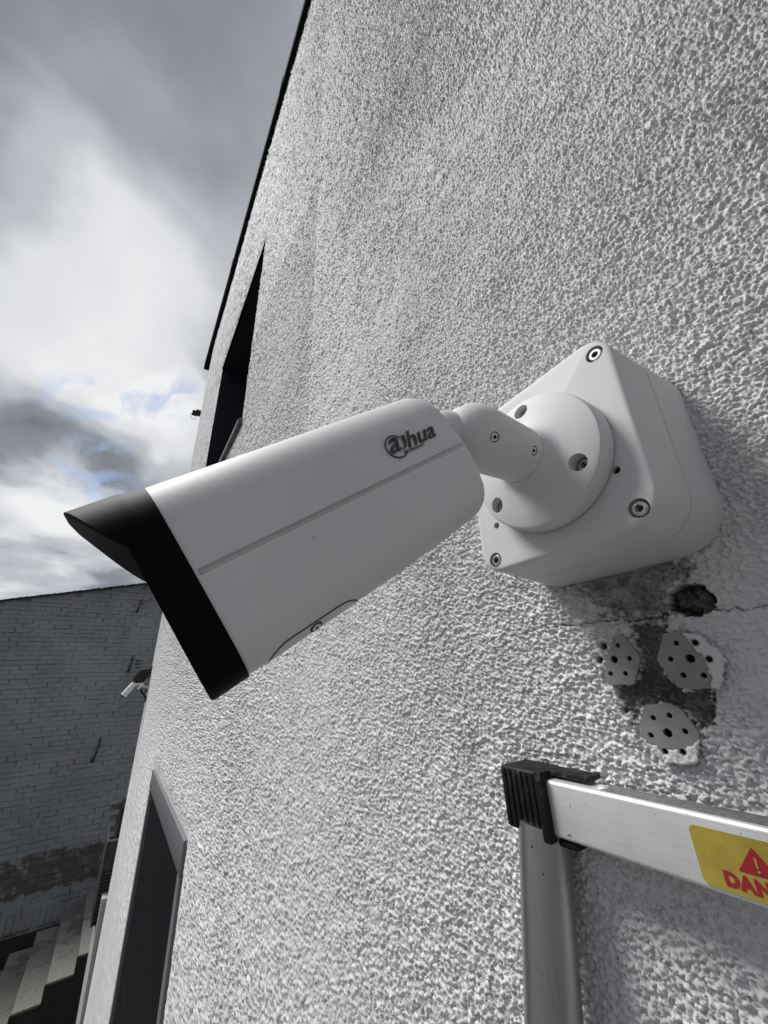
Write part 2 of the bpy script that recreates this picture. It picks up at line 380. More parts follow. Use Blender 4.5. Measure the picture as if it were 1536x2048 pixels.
def brick_mat():
    m, t, b = new_mat('painted_brick'); p = pos(t)
    oi = N(t, 'ShaderNodeObjectInfo').outputs['Random']
    z = N(t, 'ShaderNodeSeparateXYZ', ins={0: p}).outputs['Z']
    big = noise(t, 0.9, 5.0, 0.6, p, 0.6); mid = noise(t, 7.0, 5.0, 0.65, p); fin = noise(t, 60.0, 4.0, 0.6, p)
    paint = mixc(t, smooth(t, big, 0.32, 0.68), (0.29, 0.303, 0.31), (0.215, 0.226, 0.233))
    paint = mixc(t, math_(t, 'MULTIPLY', smooth(t, mid, 0.5, 0.75), 0.5), paint, (0.33, 0.345, 0.352))
    paint = mixc(t, math_(t, 'MULTIPLY', smooth(t, fin, 0.55, 0.8), 0.4), paint, (0.15, 0.157, 0.162))
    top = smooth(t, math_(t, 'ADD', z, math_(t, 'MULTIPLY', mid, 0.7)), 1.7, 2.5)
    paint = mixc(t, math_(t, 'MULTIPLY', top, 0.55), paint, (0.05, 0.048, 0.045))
    bare = mixc(t, smooth(t, math_(t, 'ADD', oi, math_(t, 'MULTIPLY', fin, 0.4)), 0.3, 1.1), (0.105, 0.084, 0.075), (0.070, 0.064, 0.062))
    band = math_(t, 'MULTIPLY', smooth(t, z, -2.98, -2.84), smooth(t, z, -2.28, -2.48))
    f = smooth(t, math_(t, 'ADD', math_(t, 'MULTIPLY', band, 0.36), mid), 0.70, 0.83)
    c = mixc(t, math_(t, 'MULTIPLY', f, 0.9), paint, bare)
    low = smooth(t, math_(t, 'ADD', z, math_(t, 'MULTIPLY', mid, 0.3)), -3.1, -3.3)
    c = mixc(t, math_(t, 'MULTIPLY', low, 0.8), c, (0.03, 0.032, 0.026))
    setin(t, b, 'Base Color', c); b.inputs['Roughness'].default_value = 0.8; b.inputs['Specular IOR Level'].default_value = 0.2
    bump(t, b, noise(t, 45.0, 5.0, 0.65, p), 0.6, 0.008); return m
M_BRICK = brick_mat()
M_JOINT = simple('painted_mortar_joint', (0.17, 0.18, 0.188), 0.9, 0, 0.5, 6, 50, 0.004)
M_COPING = simple('dark_verge_tile', (0.032, 0.030, 0.029), 0.85, 0, 0.4, 14, 60, 0.004)
def concrete_mat():
    m, t, b = new_mat('stained_concrete'); p = pos(t)
    n = noise(t, 1.9, 5.0, 0.62, p, 0.5); g = noise(t, 40.0, 5.0, 0.7, p)
    c = mixc(t, smooth(t, g, 0.35, 0.68), (0.28, 0.266, 0.24), (0.21, 0.199, 0.18))
    c = mixc(t, math_(t, 'MULTIPLY', smooth(t, n, 0.53, 0.59), 0.5), c, (0.06, 0.056, 0.049))
    setin(t, b, 'Base Color', c); b.inputs['Roughness'].default_value = 0.85; bump(t, b, g, 0.5, 0.006); return m
M_CONC = concrete_mat()
M_DARKWALL = simple('black_damp_render', (0.010, 0.0105, 0.0105), 0.7, 0, 0.5, 4, 30, 0.004)
M_GROUND = simple('grey_paving', (0.13, 0.128, 0.122), 0.9, 0, 0.35, 1.5, 20, 0.01)
M_SLAT = simple('charcoal_slat', (0.028, 0.031, 0.034), 0.55, 0, 0.2, 20)
M_RUST = simple('red_brown_paint', (0.03, 0.008, 0.008), 0.6, 0, 0.3, 20)
M_STONE = simple('brown_stone', (0.11, 0.095, 0.09), 0.8, 0, 0.3, 20)
M_CAMWHITE = simple('far_white_casing', (0.72, 0.72, 0.72), 0.4)

# ------------------------------------------------------------------ ground
tag(make('ground', [(-40, -40, GROUND), (40, -40, GROUND), (40, 60, GROUND), (-40, 60, GROUND)], [(0, 1, 2, 3)], M_GROUND), kind='structure')

# ------------------------------------------------------------------ the white roughcast house
WY0, WY1, WZ1 = -2.6, 17.4 * D, 16.45 * D
house = empty('white_house', (D, 0.9, GROUND), 'white roughcast house with black roof edge, dark upper window and dark tall doorway', 'building')
OPEN_W = (5.85 * D, 10.7 * D, 4.22 * D, 9.55 * D)      # y0 y1 z0 z1 of the upper window opening
OPEN_D = (5.64 * D, 10.3 * D, GROUND + 0.15, -1.60 * D)   # the doorway below it
NEAR_Y = 2.6 * D
def px_poly(pts): return np.array([at_x(x, y, D)[1:] for x, y in pts])
def z3(x, y): return (960 + x / 2.6667, 1140 + y / 2.6667)      # readings taken from an enlarged view of the damaged patch
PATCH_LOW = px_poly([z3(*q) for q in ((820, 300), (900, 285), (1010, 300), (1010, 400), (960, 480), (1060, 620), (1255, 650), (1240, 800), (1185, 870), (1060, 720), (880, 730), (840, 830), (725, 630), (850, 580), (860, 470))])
PATCH_TOP = px_poly([z3(*q) for q in ((540, 110), (620, 200), (740, 260), (900, 280), (1030, 235), (1050, 120), (1110, 60), (1120, -60), (600, -60), (400, 60))])  # dirty bare patch with the box's soft shadow painted in
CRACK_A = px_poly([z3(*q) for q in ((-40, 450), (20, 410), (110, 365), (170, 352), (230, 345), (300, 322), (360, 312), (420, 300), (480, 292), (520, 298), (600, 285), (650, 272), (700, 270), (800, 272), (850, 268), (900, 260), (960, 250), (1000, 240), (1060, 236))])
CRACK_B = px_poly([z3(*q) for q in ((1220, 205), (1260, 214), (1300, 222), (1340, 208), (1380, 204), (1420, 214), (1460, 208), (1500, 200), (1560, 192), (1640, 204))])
HOLE_C = at_x(*z3(1130, 162), D)[1:]
PLATES = [  # outline, side holes, centre (enlarged-view readings)
    (((735, 345), (770, 352), (858, 468), (825, 608), (690, 612), (676, 575), (668, 540), (684, 500), (680, 455), (702, 420), (716, 380)), ((738, 402), (800, 472), (780, 552), (700, 552), (648, 480), (667, 408)), (720, 477)),
    (((985, 338), (1080, 332), (1250, 415), (1308, 482), (1278, 632), (1062, 626), (948, 480)), ((1050, 390), (1150, 388), (1225, 475), (1197, 562), (1088, 560), (1020, 475)), (1125, 472)),
    (((880, 725), (1000, 708), (1070, 738), (1175, 872), (1160, 1030), (1000, 1035), (858, 880)), ((927, 788), (1014, 775), (1098, 860), (1085, 968), (990, 965), (915, 880)), (1005, 868))]
def pip(y, z, poly):
    inside = np.zeros(y.shape, bool); n = len(poly); j = n - 1
    for i in range(n):
        yi, zi = poly[i]; yj, zj = poly[j]
        c = ((zi > z) != (zj > z)) & (y < (yj - yi) * (z - zi) / (zj - zi + 1e-12) + yi); inside ^= c; j = i
    return inside
def seg_dist(y, z, poly, closed=True):
    d = np.full(y.shape, 1e9); n = len(poly)
    for i in range(n if closed else n - 1):
        a = poly[i]; b = poly[(i + 1) % n]; e = b - a
        t = np.clip(((y - a[0]) * e[0] + (z - a[1]) * e[1]) / (e @ e), 0, 1)
        d = np.minimum(d, np.hypot(y - a[0] - t * e[0], z - a[1] - t * e[1]))
    return d
def poly_mask(y, z, poly, soft):
    d = seg_dist(y, z, poly); s = np.where(pip(y, z, poly), d, -d)
    return np.clip(s / soft + 0.5, 0, 1)
def relief(y, z):
    """x of the roughcast surface at (y, z), with the masks for bare mortar, cracks and painted-in shade"""
    # grains of the roughcast
    wy = y + 0.0012 * (fbm(y * 330, z * 330, 11, 2) - 0.5) * 2; wz = z + 0.0012 * (fbm(y * 330, z * 330, 31, 2) - 0.5) * 2
    # grains: a layer of small ones near by, coarser heaps taking over further off
    def grains(c):
        g1 = domes(wy_ / c, wz_ / c, 1, 0.68); g2 = domes(wy_ / (c * 0.52) + 50, wz_ / (c * 0.52), 5, 0.70)
        g3 = domes(wy_ / (c * 1.9) + 9, wz_ / (c * 1.9), 8, 0.8)
        return 0.0030 * g1 + 0.0013 * g2 + 0.0022 * g3 * fbm(y_ * 40, z_ * 40, 3, 2) * 1.4
    r_ = np.sqrt(1 + (y / D) ** 2 + (z / D) ** 2)
    lod = np.clip(np.log2(r_ / 2.2), 0, 1.45); h = np.zeros_like(y)
    for k in range(3):
        w = np.clip(1 - np.abs(lod - k), 0, 1); on = w > 0
        if not on.any(): continue
        wy_, wz_, y_, z_ = wy[on] + k, wz[on], y[on], z[on]
        h[on] += w[on] * grains(0.0021 * 2 ** k) * (1.15, 2.2, 3.1)[k]
    amp = 0.95 + 0.35 * (fbm(y * 9, z * 9, 21, 3) - 0.5) * np.clip(2.2 - y / D, 0, 1)
    # smoother, brushed-out render to the right of and below the damaged patch
    def blob(cy, cz, r0, r1): return np.clip((r1 - np.hypot(y - cy * D, z - cz * D)) / (r1 - r0), 0, 1)
    calm = np.maximum(blob(0.14, 0.02, 0.03, 0.075), blob(0.12, -0.42, 0.02, 0.11) * 0.9)
    amp = amp * (1 - 0.62 * calm * calm * (3 - 2 * calm))
    # arrises of the openings and of the corner are finished smoother
    edge = np.full_like(y, 1.0)
    for (a, b, c, e) in (OPEN_W, OPEN_D):
        q = np.maximum(np.maximum(a - y, y - b), np.maximum(c - z, z - e))
        edge = np.minimum(edge, np.clip(q / 0.05, 0.0, 1.0))
    edge = np.minimum(edge, np.clip((WY1 - y) / 0.18, 0, 1))
    h = h * (0.22 + 0.78 * edge) * (1 + 1.5 * np.clip((z / D - 3.5) / 9, 0, 1))
    h = h * np.clip(amp, 0.15, 1.6) * (1 - 0.4 * np.clip((y / D - 9) / 5, 0, 1))
    pits = domes(y / 0.011 + 3, z / 0.011, 14, 0.33)
    h = h - calm * 0.0011 * np.clip(pits - 0.25, 0, 1)
    h = h + 0.0009 * (fbm(y * 26, z * 26, 40, 3) - 0.5) * np.clip(2.2 - y / D, 0, 1)
    # the damaged patch
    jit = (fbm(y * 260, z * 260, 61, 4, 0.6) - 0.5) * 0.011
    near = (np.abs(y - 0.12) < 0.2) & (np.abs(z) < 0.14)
    mort_shade = np.zeros_like(y); crack_and_shade = np.zeros_like(y); dig = np.zeros_like(y)
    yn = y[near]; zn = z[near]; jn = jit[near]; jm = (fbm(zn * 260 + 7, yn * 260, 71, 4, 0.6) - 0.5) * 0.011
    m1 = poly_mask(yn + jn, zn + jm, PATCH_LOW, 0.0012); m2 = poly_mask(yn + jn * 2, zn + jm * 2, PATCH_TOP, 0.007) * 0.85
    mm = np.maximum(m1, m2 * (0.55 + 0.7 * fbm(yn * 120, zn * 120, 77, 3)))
    mort_shade[near] = np.clip(mm, 0, 1)
    dn = 0.0024 * m1 + 0.0012 * m2
    cj = (fbm(yn * 700, zn * 700, 81, 3) - 0.5) * 0.0032; ck = (fbm(zn * 700, yn * 700, 91, 3) - 0.5) * 0.0032
    width = 0.00024 + 0.0005 * fbm(yn * 60, zn * 60, 95, 2)
    da = seg_dist(yn + cj, zn + ck, CRACK_A, False); db = seg_dist(yn + cj, zn + ck, CRACK_B, False)
    ca = np.clip(1.5 - da / width, 0, 1) * np.clip((0.245 - yn) / 0.09, 0.0, 1) * 0.85; cb = np.clip(1.3 - db / width, 0, 1) * 0.8
    cr = np.maximum(ca, cb); crack_and_shade[near] = cr; dn = dn + 0.0013 * cr
    # the broken-out hole, with its inside shade painted in
    hj = (fbm(yn * 300, zn * 300, 101, 3) - 0.5) * 0.006
    hd = np.hypot((yn - HOLE_C[0]) / 1.08, (zn - HOLE_C[1]) / 0.92) + hj
    hm = np.clip((0.0106 - hd) / 0.0013, 0, 1); hm = hm * hm * (3 - 2 * hm)
    dn = dn + 0.0095 * hm; mort_shade[near] = np.maximum(mort_shade[near], hm); crack_and_shade[near] = np.maximum(crack_and_shade[near], hm * np.clip(1.6 * fbm(yn * 300, zn * 300, 131, 3) + 0.15, 0, 1))
    # drilled sockets behind the plate holes, their shade painted in dark
    for _, holes, cen in PLATES:
        for q, r in [(q, 0.0021) for q in holes] + [(cen, 0.0030)]:
            cyz = at_x(*z3(*q), D)[1:]
            k = np.clip((r - np.hypot(yn - cyz[0], zn - cyz[1])) / 0.0008 + 0.5, 0, 1)
            dn = dn + 0.006 * k; mort_shade[near] = np.maximum(mort_shade[near], k); crack_and_shade[near] = np.maximum(crack_and_shade[near], 0.85 * k)
    flat = np.ones_like(yn)
    for outl, _, _ in PLATES: flat *= 1 - 0.55 * poly_mask(yn, zn, px_poly([z3(*q) for q in outl]), 0.004)
    h[near] *= flat
    dig[near] = dn
    hm_all = np.zeros_like(y); hm_all[near] = hm
    h = h * (1 - 0.35 * mort_shade) * (1 - hm_all * 0.2) + mort_shade * 0.0062 * (fbm(y * 480, z * 480, 111, 4, 0.6) - 0.5)
    x = D - h + dig
    return x, mort_shade, crack_and_shade
def grid_mesh(y, z, keepq, name='wall'):
    shp = y.shape; y = y.ravel(); z = z.ravel()
    x, mort_shade, crack_and_shade = relief(y, z)
    idx = np.arange(shp[0] * shp[1]).reshape(shp)
    quads = np.stack([idx[:-1, :-1], idx[1:, :-1], idx[1:, 1:], idx[:-1, 1:]], -1).reshape(-1, 4)[keepq.ravel()]
    used, quads = np.unique(quads, return_inverse=True); quads = quads.reshape(-1, 4)
    co = np.stack([x, y, z], -1)[used] - np.array(parent_loc(house)); mort_shade = mort_shade[used]; crack_and_shade = crack_and_shade[used]
    me = bpy.data.meshes.new(name)
    me.vertices.add(len(co)); me.vertices.foreach_set('co', co.astype(np.float32).ravel())
    nq = len(quads); me.loops.add(nq * 4); me.loops.foreach_set('vertex_index', quads.astype(np.int32).ravel())
    me.polygons.add(nq); me.polygons.foreach_set('loop_start', np.arange(0, nq * 4, 4, dtype=np.int32)); me.polygons.foreach_set('loop_total', np.full(nq, 4, np.int32))
    me.polygons.foreach_set('use_smooth', np.ones(nq, bool)); me.update(calc_edges=True)
    for nme, arr in (('mortar_and_shade', mort_shade), ('crack_and_shade', crack_and_shade)):
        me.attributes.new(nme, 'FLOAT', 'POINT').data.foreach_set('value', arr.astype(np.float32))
    me.materials.append(M_STUCCO); me.validate()
    return link(bpy.data.objects.new(name, me), house)
def polar_grid(th, ph):
    TH, PH = np.meshgrid(th, ph, indexing='ij')
    y = D * np.tan(TH); z = np.clip(D * np.sinh(PH) / np.cos(TH), GROUND, WZ1)
    return y, z
def cell_mid(a): return (a[:-1, :-1] + a[1:, :-1] + a[1:, 1:] + a[:-1, 1:]) / 4
def in_view(y, z, m):
    p = np.stack([np.full(y.shape, D), y, z], -1) @ R
    zz = np.maximum(p[..., 2], 1e-4); u = 768 + F * p[..., 0] / zz; v = 1024 + F * p[..., 1] / zz
    return (p[..., 2] > 0.01) & (u > -m) & (u < 1536 + m * 1.7) & (v > -m) & (v < 2048 + m)
def _cols(a, b):
    out = [a]
    while out[-1] < b: out.append(out[-1] + 0.0022 - 0.0009 * min(max((out[-1] - 0.45) / 0.7, 0), 1))
    out[-1] = b; return np.array(out)
def near_wall():
    th0, th1 = math.atan(-0.62), math.atan(NEAR_Y / D); step = 0.00225
    # fine grains where the lens can see them (with a margin), a coarser sheet of the same relief round about
    fy, fz = polar_grid(_cols(-0.34, th1), np.arange(-1.0, 2.30, step))
    real = np.abs(fz[:-1, :-1] - fz[:-1, 1:]) > 1e-9
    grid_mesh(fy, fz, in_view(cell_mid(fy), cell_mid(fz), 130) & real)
    cy, cz = polar_grid(np.linspace(th0, th1, 360), np.arange(-1.35, 2.30, 0.0065))
    real = np.abs(cz[:-1, :-1] - cz[:-1, 1:]) > 1e-9
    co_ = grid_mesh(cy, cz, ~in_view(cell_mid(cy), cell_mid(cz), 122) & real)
    co_.data.attributes.new('far', 'FLOAT', 'POINT').data.foreach_set('value', np.full(len(co_.data.vertices), 0.8, np.float32))
    return cy[:, 0], cz
def far_wall():
    """from NEAR_Y to the far corner, with the two openings left out"""
    a, b, c, e = OPEN_W; a2, b2, c2, e2 = OPEN_D
    t0, t1 = math.atan(NEAR_Y / D), math.atan(WY1 / D)
    ys = D * np.tan(np.linspace(t0, t1, 300)); 
    for q in (a, b, a2, b2): ys[np.argmin(np.abs(ys - q))] = q
    ys[0], ys[-1] = NEAR_Y - 0.0008, WY1
    sc_ = 3.2 * D; as_ = [math.asinh(q / sc_) for q in (GROUND, -4.5 * D, 6 * D, WZ1)]
    zs = sc_ * np.sinh(np.concatenate([np.arange(as_[0], as_[1], 0.0034), np.arange(as_[1], as_[2], 0.0018), np.arange(as_[2], as_[3], 0.0027)])); zs[0] = GROUND
    for q in (c, e, c2, e2): zs[np.argmin(np.abs(zs - q))] = q
    zs[-1] = WZ1
    Y, Z = np.meshgrid(ys, zs, indexing='ij'); my, mz = cell_mid(Y), cell_mid(Z)
    keep = ~(((my > a) & (my < b) & (mz > c) & (mz < e)) | ((my > a2) & (my < b2) & (mz > c2) & (mz < e2)))
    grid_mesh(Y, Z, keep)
YCOL, ZG = near_wall()
far_wall()
def far_attr(o):
    o.data.attributes.new('far', 'FLOAT', 'POINT').data.foreach_set('value', np.ones(len(o.data.vertices), np.float32)); return o
def rest_of_wall():
    """the plain parts of the facade: beyond the grain mesh, round the two openings, and the other sides of the house"""
    v = []; f = []
    def quad(a, b, c, e): n = len(v); v.extend((a, b, c, e)); f.append((n, n + 1, n + 2, n + 3))
    XB = D + 6
    yn = D * -0.62
    quad((D, WY1, GROUND), (XB, WY1, GROUND), (XB, WY1, WZ1), (D, WY1, WZ1))
    quad((D, WY0, GROUND), (XB, WY0, GROUND), (XB, WY0, WZ1), (D, WY0, WZ1))
    quad((XB, WY0, GROUND), (XB, WY1, GROUND), (XB, WY1, WZ1), (XB, WY0, WZ1))
    quad((D, WY0, GROUND), (D, yn, GROUND), (D, yn, WZ1), (D, WY0, WZ1))
    # below the grain mesh
    n = len(v); lower = ZG[:, 0]; ycol = YCOL
    for i in range(0, len(lower) - 1, 8):
        j = min(i + 8, len(lower) - 1)
        if lower[i] > GROUND + 0.01: quad((D, ycol[i], GROUND), (D, ycol[j], GROUND), (D, ycol[j], lower[j]), (D, ycol[i], lower[i]))
    upper = ZG[:, -1]
    for i in range(0, len(upper) - 1, 8):
        j = min(i + 8, len(upper) - 1)
        if upper[i] < WZ1 - 0.01: quad((D, ycol[i], upper[i]), (D, ycol[j], upper[j]), (D, ycol[j], WZ1), (D, ycol[i], WZ1))
    o = make('wall', v, f, M_STUCCO, house, 0); far_attr(o)
rest_of_wall()
# roof edge: black verge board with a bedding strip, and the roof slab behind it
XO = 0.785 * D
box('roof_fascia', (XO, WY0 - 0.1, WZ1), (D + 0.02, WY1 + 0.42, WZ1 + 0.16), M_FASCIA, house, 0.006)
for k, yj in enumerate((1.55, 3.3)): box('fascia_joint', (XO - 0.004, yj - 0.03, WZ1 - 0.003), (XO + 0.05, yj + 0.03, WZ1 + 0.163), M_FASCIA, house, 0.002)
make('roof', *loft([[(D + 0.021, y, WZ1 + 0.002), (D + 6.1, y, WZ1 + 0.002), (D + 6.1, y, WZ1 + 0.12), (D + 3.1, y, WZ1 + 1.3), (D + 0.021, y, WZ1 + 0.12)] for y in (WY0 - 0.1, WY1 + 0.42)]), M_FASCIA, house, 0)
# upper window: dark painted reveal, frame, two panes, sloping sill
def reveal(y0, y1, z0, z1, depth):
    v = []; f = []
    def q(*p): n = len(v); v.extend(p); f.append((n, n + 1, n + 2, n + 3))
    x0, x1 = D + 0.003, D + depth
    q((x0, y1, z0), (x1, y1, z0), (x1, y1, z1), (x0, y1, z1)); q((x0, y0, z0), (x1, y0, z0), (x1, y0, z1), (x0, y0, z1))
    q((x0, y0, z1), (x1, y0, z1), (x1, y1, z1), (x0, y1, z1)); q((x0, y0, z0), (x1, y0, z0), (x1, y1, z0), (x0, y1, z0))
    return v, f
a, b, c, e = OPEN_W
win = make('window', *reveal(a, b, c, e, 0.30), M_REVEAL, house, 0)
bm = bmesh.new(); FR = 0.05
for lo, hi in (((a, c), (a + FR, e)), ((b - FR, c), (b, e)), ((a + FR, c), (b - FR, c + FR)), ((a + FR, e - FR), (b - FR, e)), (((a + b) / 2 - 0.03, c + FR), ((a + b) / 2 + 0.03, e - FR))):
    bm_box(bm, (D + 0.25, lo[0], lo[1]), (D + 0.298, hi[0], hi[1]))
from_bm('window_frame', bm, M_DARKPAINT, win)
for y0, y1 in ((a + FR, (a + b) / 2 - 0.03), ((a + b) / 2 + 0.03, b - FR)):
    box('pane', (D + 0.265, y0, c + FR), (D + 0.272, y1, e - FR), M_PANE, win)
sill_prof = [(D + 0.29, c + 0.001), (D - 0.020, c - 0.012), (D - 0.028, c - 0.024), (D - 0.027, c - 0.044), (D - 0.02, c - 0.050), (D + 0.0035, c - 0.044), (D + 0.0035, c - 0.02), (D + 0.29, c - 0.02)]
make('window_sill', *loft([[(x, y, z) for x, z in sill_prof] for y in (a - 0.05, b + 0.05)]), M_SILL, house, 30)
box('window_bead', (D - 0.006, a - 0.03, e), (D + 0.01, b, e + 0.012), M_FASCIA, house)
# doorway: grey frame with a dark flush shutter door
a, b, c, e = OPEN_D
door = make('door', *reveal(a, b, c, e, 0.28), M_GREYTRIM, house, 0)
door_frame = bmesh.new()
bm_box(door_frame, (D - 0.013, a, e - 0.085), (D + 0.1, b, e - 0.001), 0.002)
bm_box(door_frame, (D - 0.011, a + 0.001, c), (D + 0.1, a + 0.045, e - 0.086), 0.002)
bm_box(door_frame, (D - 0.011, b - 0.045, c), (D + 0.1, b - 0.001, e - 0.086), 0.002)
from_bm('door_frame', door_frame, M_GREYTRIM, door)
pz = e - 0.087
npan = 5
for k in range(npan):
    z1 = pz - (pz - c) * k / npan; z0 = pz - (pz - c) * (k + 1) / npan
    box('door_panel', (D + 0.004, a + 0.046, z0 + 0.0008), (D + 0.05, b - 0.046, z1 - 0.0008), M_DARKPAINT, door, 0.0015, 1)
# broken hole contents
for k in range(24):
    an = rng.uniform(0, 2 * PI); rr = rng.uniform(0.001, 0.0082); s = rng.uniform(0.0012, 0.0034)
    bm = bmesh.new(); bmesh.ops.create_icosphere(bm, subdivisions=2, radius=s)
    for v in bm.verts: v.co = Vector((v.co.x * 0.8, v.co.y * rng.uniform(0.8, 1.2), v.co.z)) + Vector(rng.normal(0, s * 0.13, 3))
    bmesh.ops.translate(bm, vec=(D + 0.0075 + rng.uniform(-0.0035, 0.001), HOLE_C[0] + rr * math.cos(an), HOLE_C[1] + rr * math.sin(an) - 0.001), verts=bm.verts)
    from_bm('mortar_chunk', bm, M_RUBBLE, house, 25)
hy, hz = HOLE_C
for k, (a0, a1, r_) in enumerate((((0.006, 0.006, 0.005), (0.001, -0.007, -0.007), 0.0008), ((0.006, 0.0, 0.006), (0.003, 0.005, -0.004), 0.0006), ((0.006, -0.004, 0.004), (0.003, 0.001, -0.006), 0.0005))):
    pts = [Vector((D + a0[0], hy + a0[1], hz + a0[2])).lerp(Vector((D + a1[0], hy + a1[1], hz + a1[2])), s) + Vector((0, 0.001 * math.sin(5 * s + k), 0.0007 * math.cos(6 * s))) for s in np.linspace(0, 1, 7)]
    make('broken_fibre', *tube_path(pts, r_, 6), M_RUBBLE, house)

# ------------------------------------------------------------------ plastic fixing plates
PL_TXT = ('smallest grey plastic fixing plate, its left edge buried under white render',
          'grey plastic fixing plate with plaster over its right edge, just below the broken hole',
          'lowest grey plastic fixing plate with white plaster over its bottom edge, above the ladder')
PLASTER = (((650, 330), (735, 345), (715, 380), (705, 420), (680, 470), (668, 540), (690, 612), (640, 600), (595, 480), (620, 380)),
           ((1075, 326), (1180, 350), (1270, 420), (1318, 482), (1285, 640), (1230, 632), (1235, 570), (1205, 500), (1190, 455), (1150, 430), (1110, 370)),
           ((856, 878), (900, 912), (960, 945), (1030, 952), (1100, 948), (1140, 920), (1172, 890), (1166, 1036), (1000, 1042), (930, 980)))
for i, (outl, holes, cen) in enumerate(PLATES):
    xf = D - 0.0046
    P2 = lambda q, x=xf: at_x(*z3(*q), x)
    o3 = P2(cen); tf = Matrix(((0, 0, -1, o3[0]), (-1, 0, 0, 0), (0, 1, 0, 0), (0, 0, 0, 1)))     # local x = -Y, y = Z, z = -X
    to2 = lambda p: (-p[1], p[2])
    pl = empty('fixing_plate', tuple(o3), PL_TXT[i], 'fixing plate', 'plastic fixing plates in the damaged render')
    ol = round_poly([to2(P2(q)) for q in outl], 0.0016)
    ring_ = np.array([to2(P2(q)) for q in outl])
    hs = [circle(*to2(P2(q)), 0.00165, 16) for q in holes if pip(np.array([to2(P2(q))[0]]), np.array([to2(P2(q))[1]]), ring_)[0]] + [circle(*to2(P2(cen)), 0.0027, 6, 0.4)]
    curve_shape('plate', ol, hs, 0.0018, tf, M_NYLON, pl, 0.0002)
    if i == 0: continue
    # white render smeared over part of the plate: a lumpy crust with the plate's holes left open
    xs = D - 0.0056
    py_ = np.array([P2(q, xs)[1:] for q in PLASTER[i]]); st = 0.00045
    gy, gz = np.meshgrid(np.arange(py_[:, 0].min() - 0.001, py_[:, 0].max() + 0.001, st), np.arange(py_[:, 1].min() - 0.001, py_[:, 1].max() + 0.001, st), indexing='ij')
    shp = gy.shape; gy = gy.ravel(); gz = gz.ravel()
    j1 = (fbm(gy * 500, gz * 500, 201, 3) - 0.5) * 0.0022; j2 = (fbm(gz * 500, gy * 500, 211, 3) - 0.5) * 0.0022
    dd = seg_dist(gy + j1, gz + j2, py_); dd = np.where(pip(gy + j1, gz + j2, py_), dd, -dd)
    for q in holes:
        c_ = P2(q, xs)[1:]; dd = np.minimum(dd, np.hypot(gy - c_[0], gz - c_[1]) - 0.0017)
    hgt = np.clip(dd / 0.0009, 0, 1) ** 0.5 * (0.0009 + 0.0016 * fbm(gy * 330, gz * 330, 221, 3)) + 0.0005 * domes(gy / 0.0016, gz / 0.0016, 7, 0.6) * (dd > 0)
    vv = np.stack([xs + 0.0002 - hgt, gy, gz], -1); ok = (dd > -0.0001).reshape(shp)
    okq = ok[:-1, :-1] & ok[1:, :-1] & ok[1:, 1:] & ok[:-1, 1:]
    idx = np.arange(shp[0] * shp[1]).reshape(shp)
    qd = np.stack([idx[:-1, :-1], idx[1:, :-1], idx[1:, 1:], idx[:-1, 1:]], -1)[okq]
    used, qd = np.unique(qd, return_inverse=True); qd = qd.reshape(-1, 4)
    make('plaster_smear', vv[used], [tuple(r) for r in qd.tolist()], M_STUCCO, pl, 180)

# ------------------------------------------------------------------ junction box
def rrect(cy, cz, hy, hz, r, seg=10):
    out = []
    for (sy, sz, a0) in ((1, 1, 0), (-1, 1, PI / 2), (-1, -1, PI), (1, -1, 1.5 * PI)):
        for k in range(seg + 1):
            a_ = a0 + PI / 2 * k / seg
            out.append((cy + sy * (hy - r) + r * math.cos(a_), cz + sz * (hz - r) + r * math.sin(a_)))
    return out
BX0, BX1 = 0.735 * D, D - 0.0004
jb = empty('junction_box', (BX1, 0.43 * D, 0.435 * D), 'white square junction box with rounded corners screwed flat to the white roughcast wall', 'junction box')
def bring(k, inset=0.0):
    """k 0 front, 1 wall"""
    cy = (0.425 + 0.006 * k) * D; cz = (0.442 - 0.004 * k) * D
    hy = (0.209 + 0.033 * k ** 1.15) * D - inset; hz = (0.219 + 0.014 * k ** 1.15) * D - inset; r = (0.064 + 0.036 * k) * D
    x = BX0 + (BX1 - BX0) * k
    return [(x, y - 0.035 * (z - cz), z - 0.02 * (y - cy)) for y, z in rrect(cy, cz, hy, hz, max(r - inset, 0.002))]
def xring(x, ring): return [(x, y, z) for _, y, z in ring]
SEAM = 0.47
rings = [bring(0, 0.0024), xring(BX0 + 0.0003, bring(0, 0.0013)), xring(BX0 + 0.0010, bring(0, 0.0004)), xring(BX0 + 0.0024, bring(0.02))]
rings += [bring(k) for k in (0.1, 0.2, 0.3, 0.4, SEAM - 0.006)] + [xring(bring(SEAM - 0.004)[0][0], bring(SEAM - 0.006, 0.0006)), xring(bring(SEAM)[0][0], bring(SEAM, 0.003))]
lid = make('lid', *loft(rings), M_WHITE, jb, 40)
rings = [xring(bring(SEAM + 0.002)[0][0], bring(SEAM, 0.003)), xring(bring(SEAM + 0.006)[0][0], bring(SEAM + 0.006, 0.0007)), bring(SEAM + 0.010)] + [bring(k) for k in (0.56, 0.66, 0.76, 0.86, 0.95)]
rings += [bring(0.985, 0.0002), bring(1.0, 0.001)]
make('box_base', *loft(rings), M_WHITE, jb, 40)
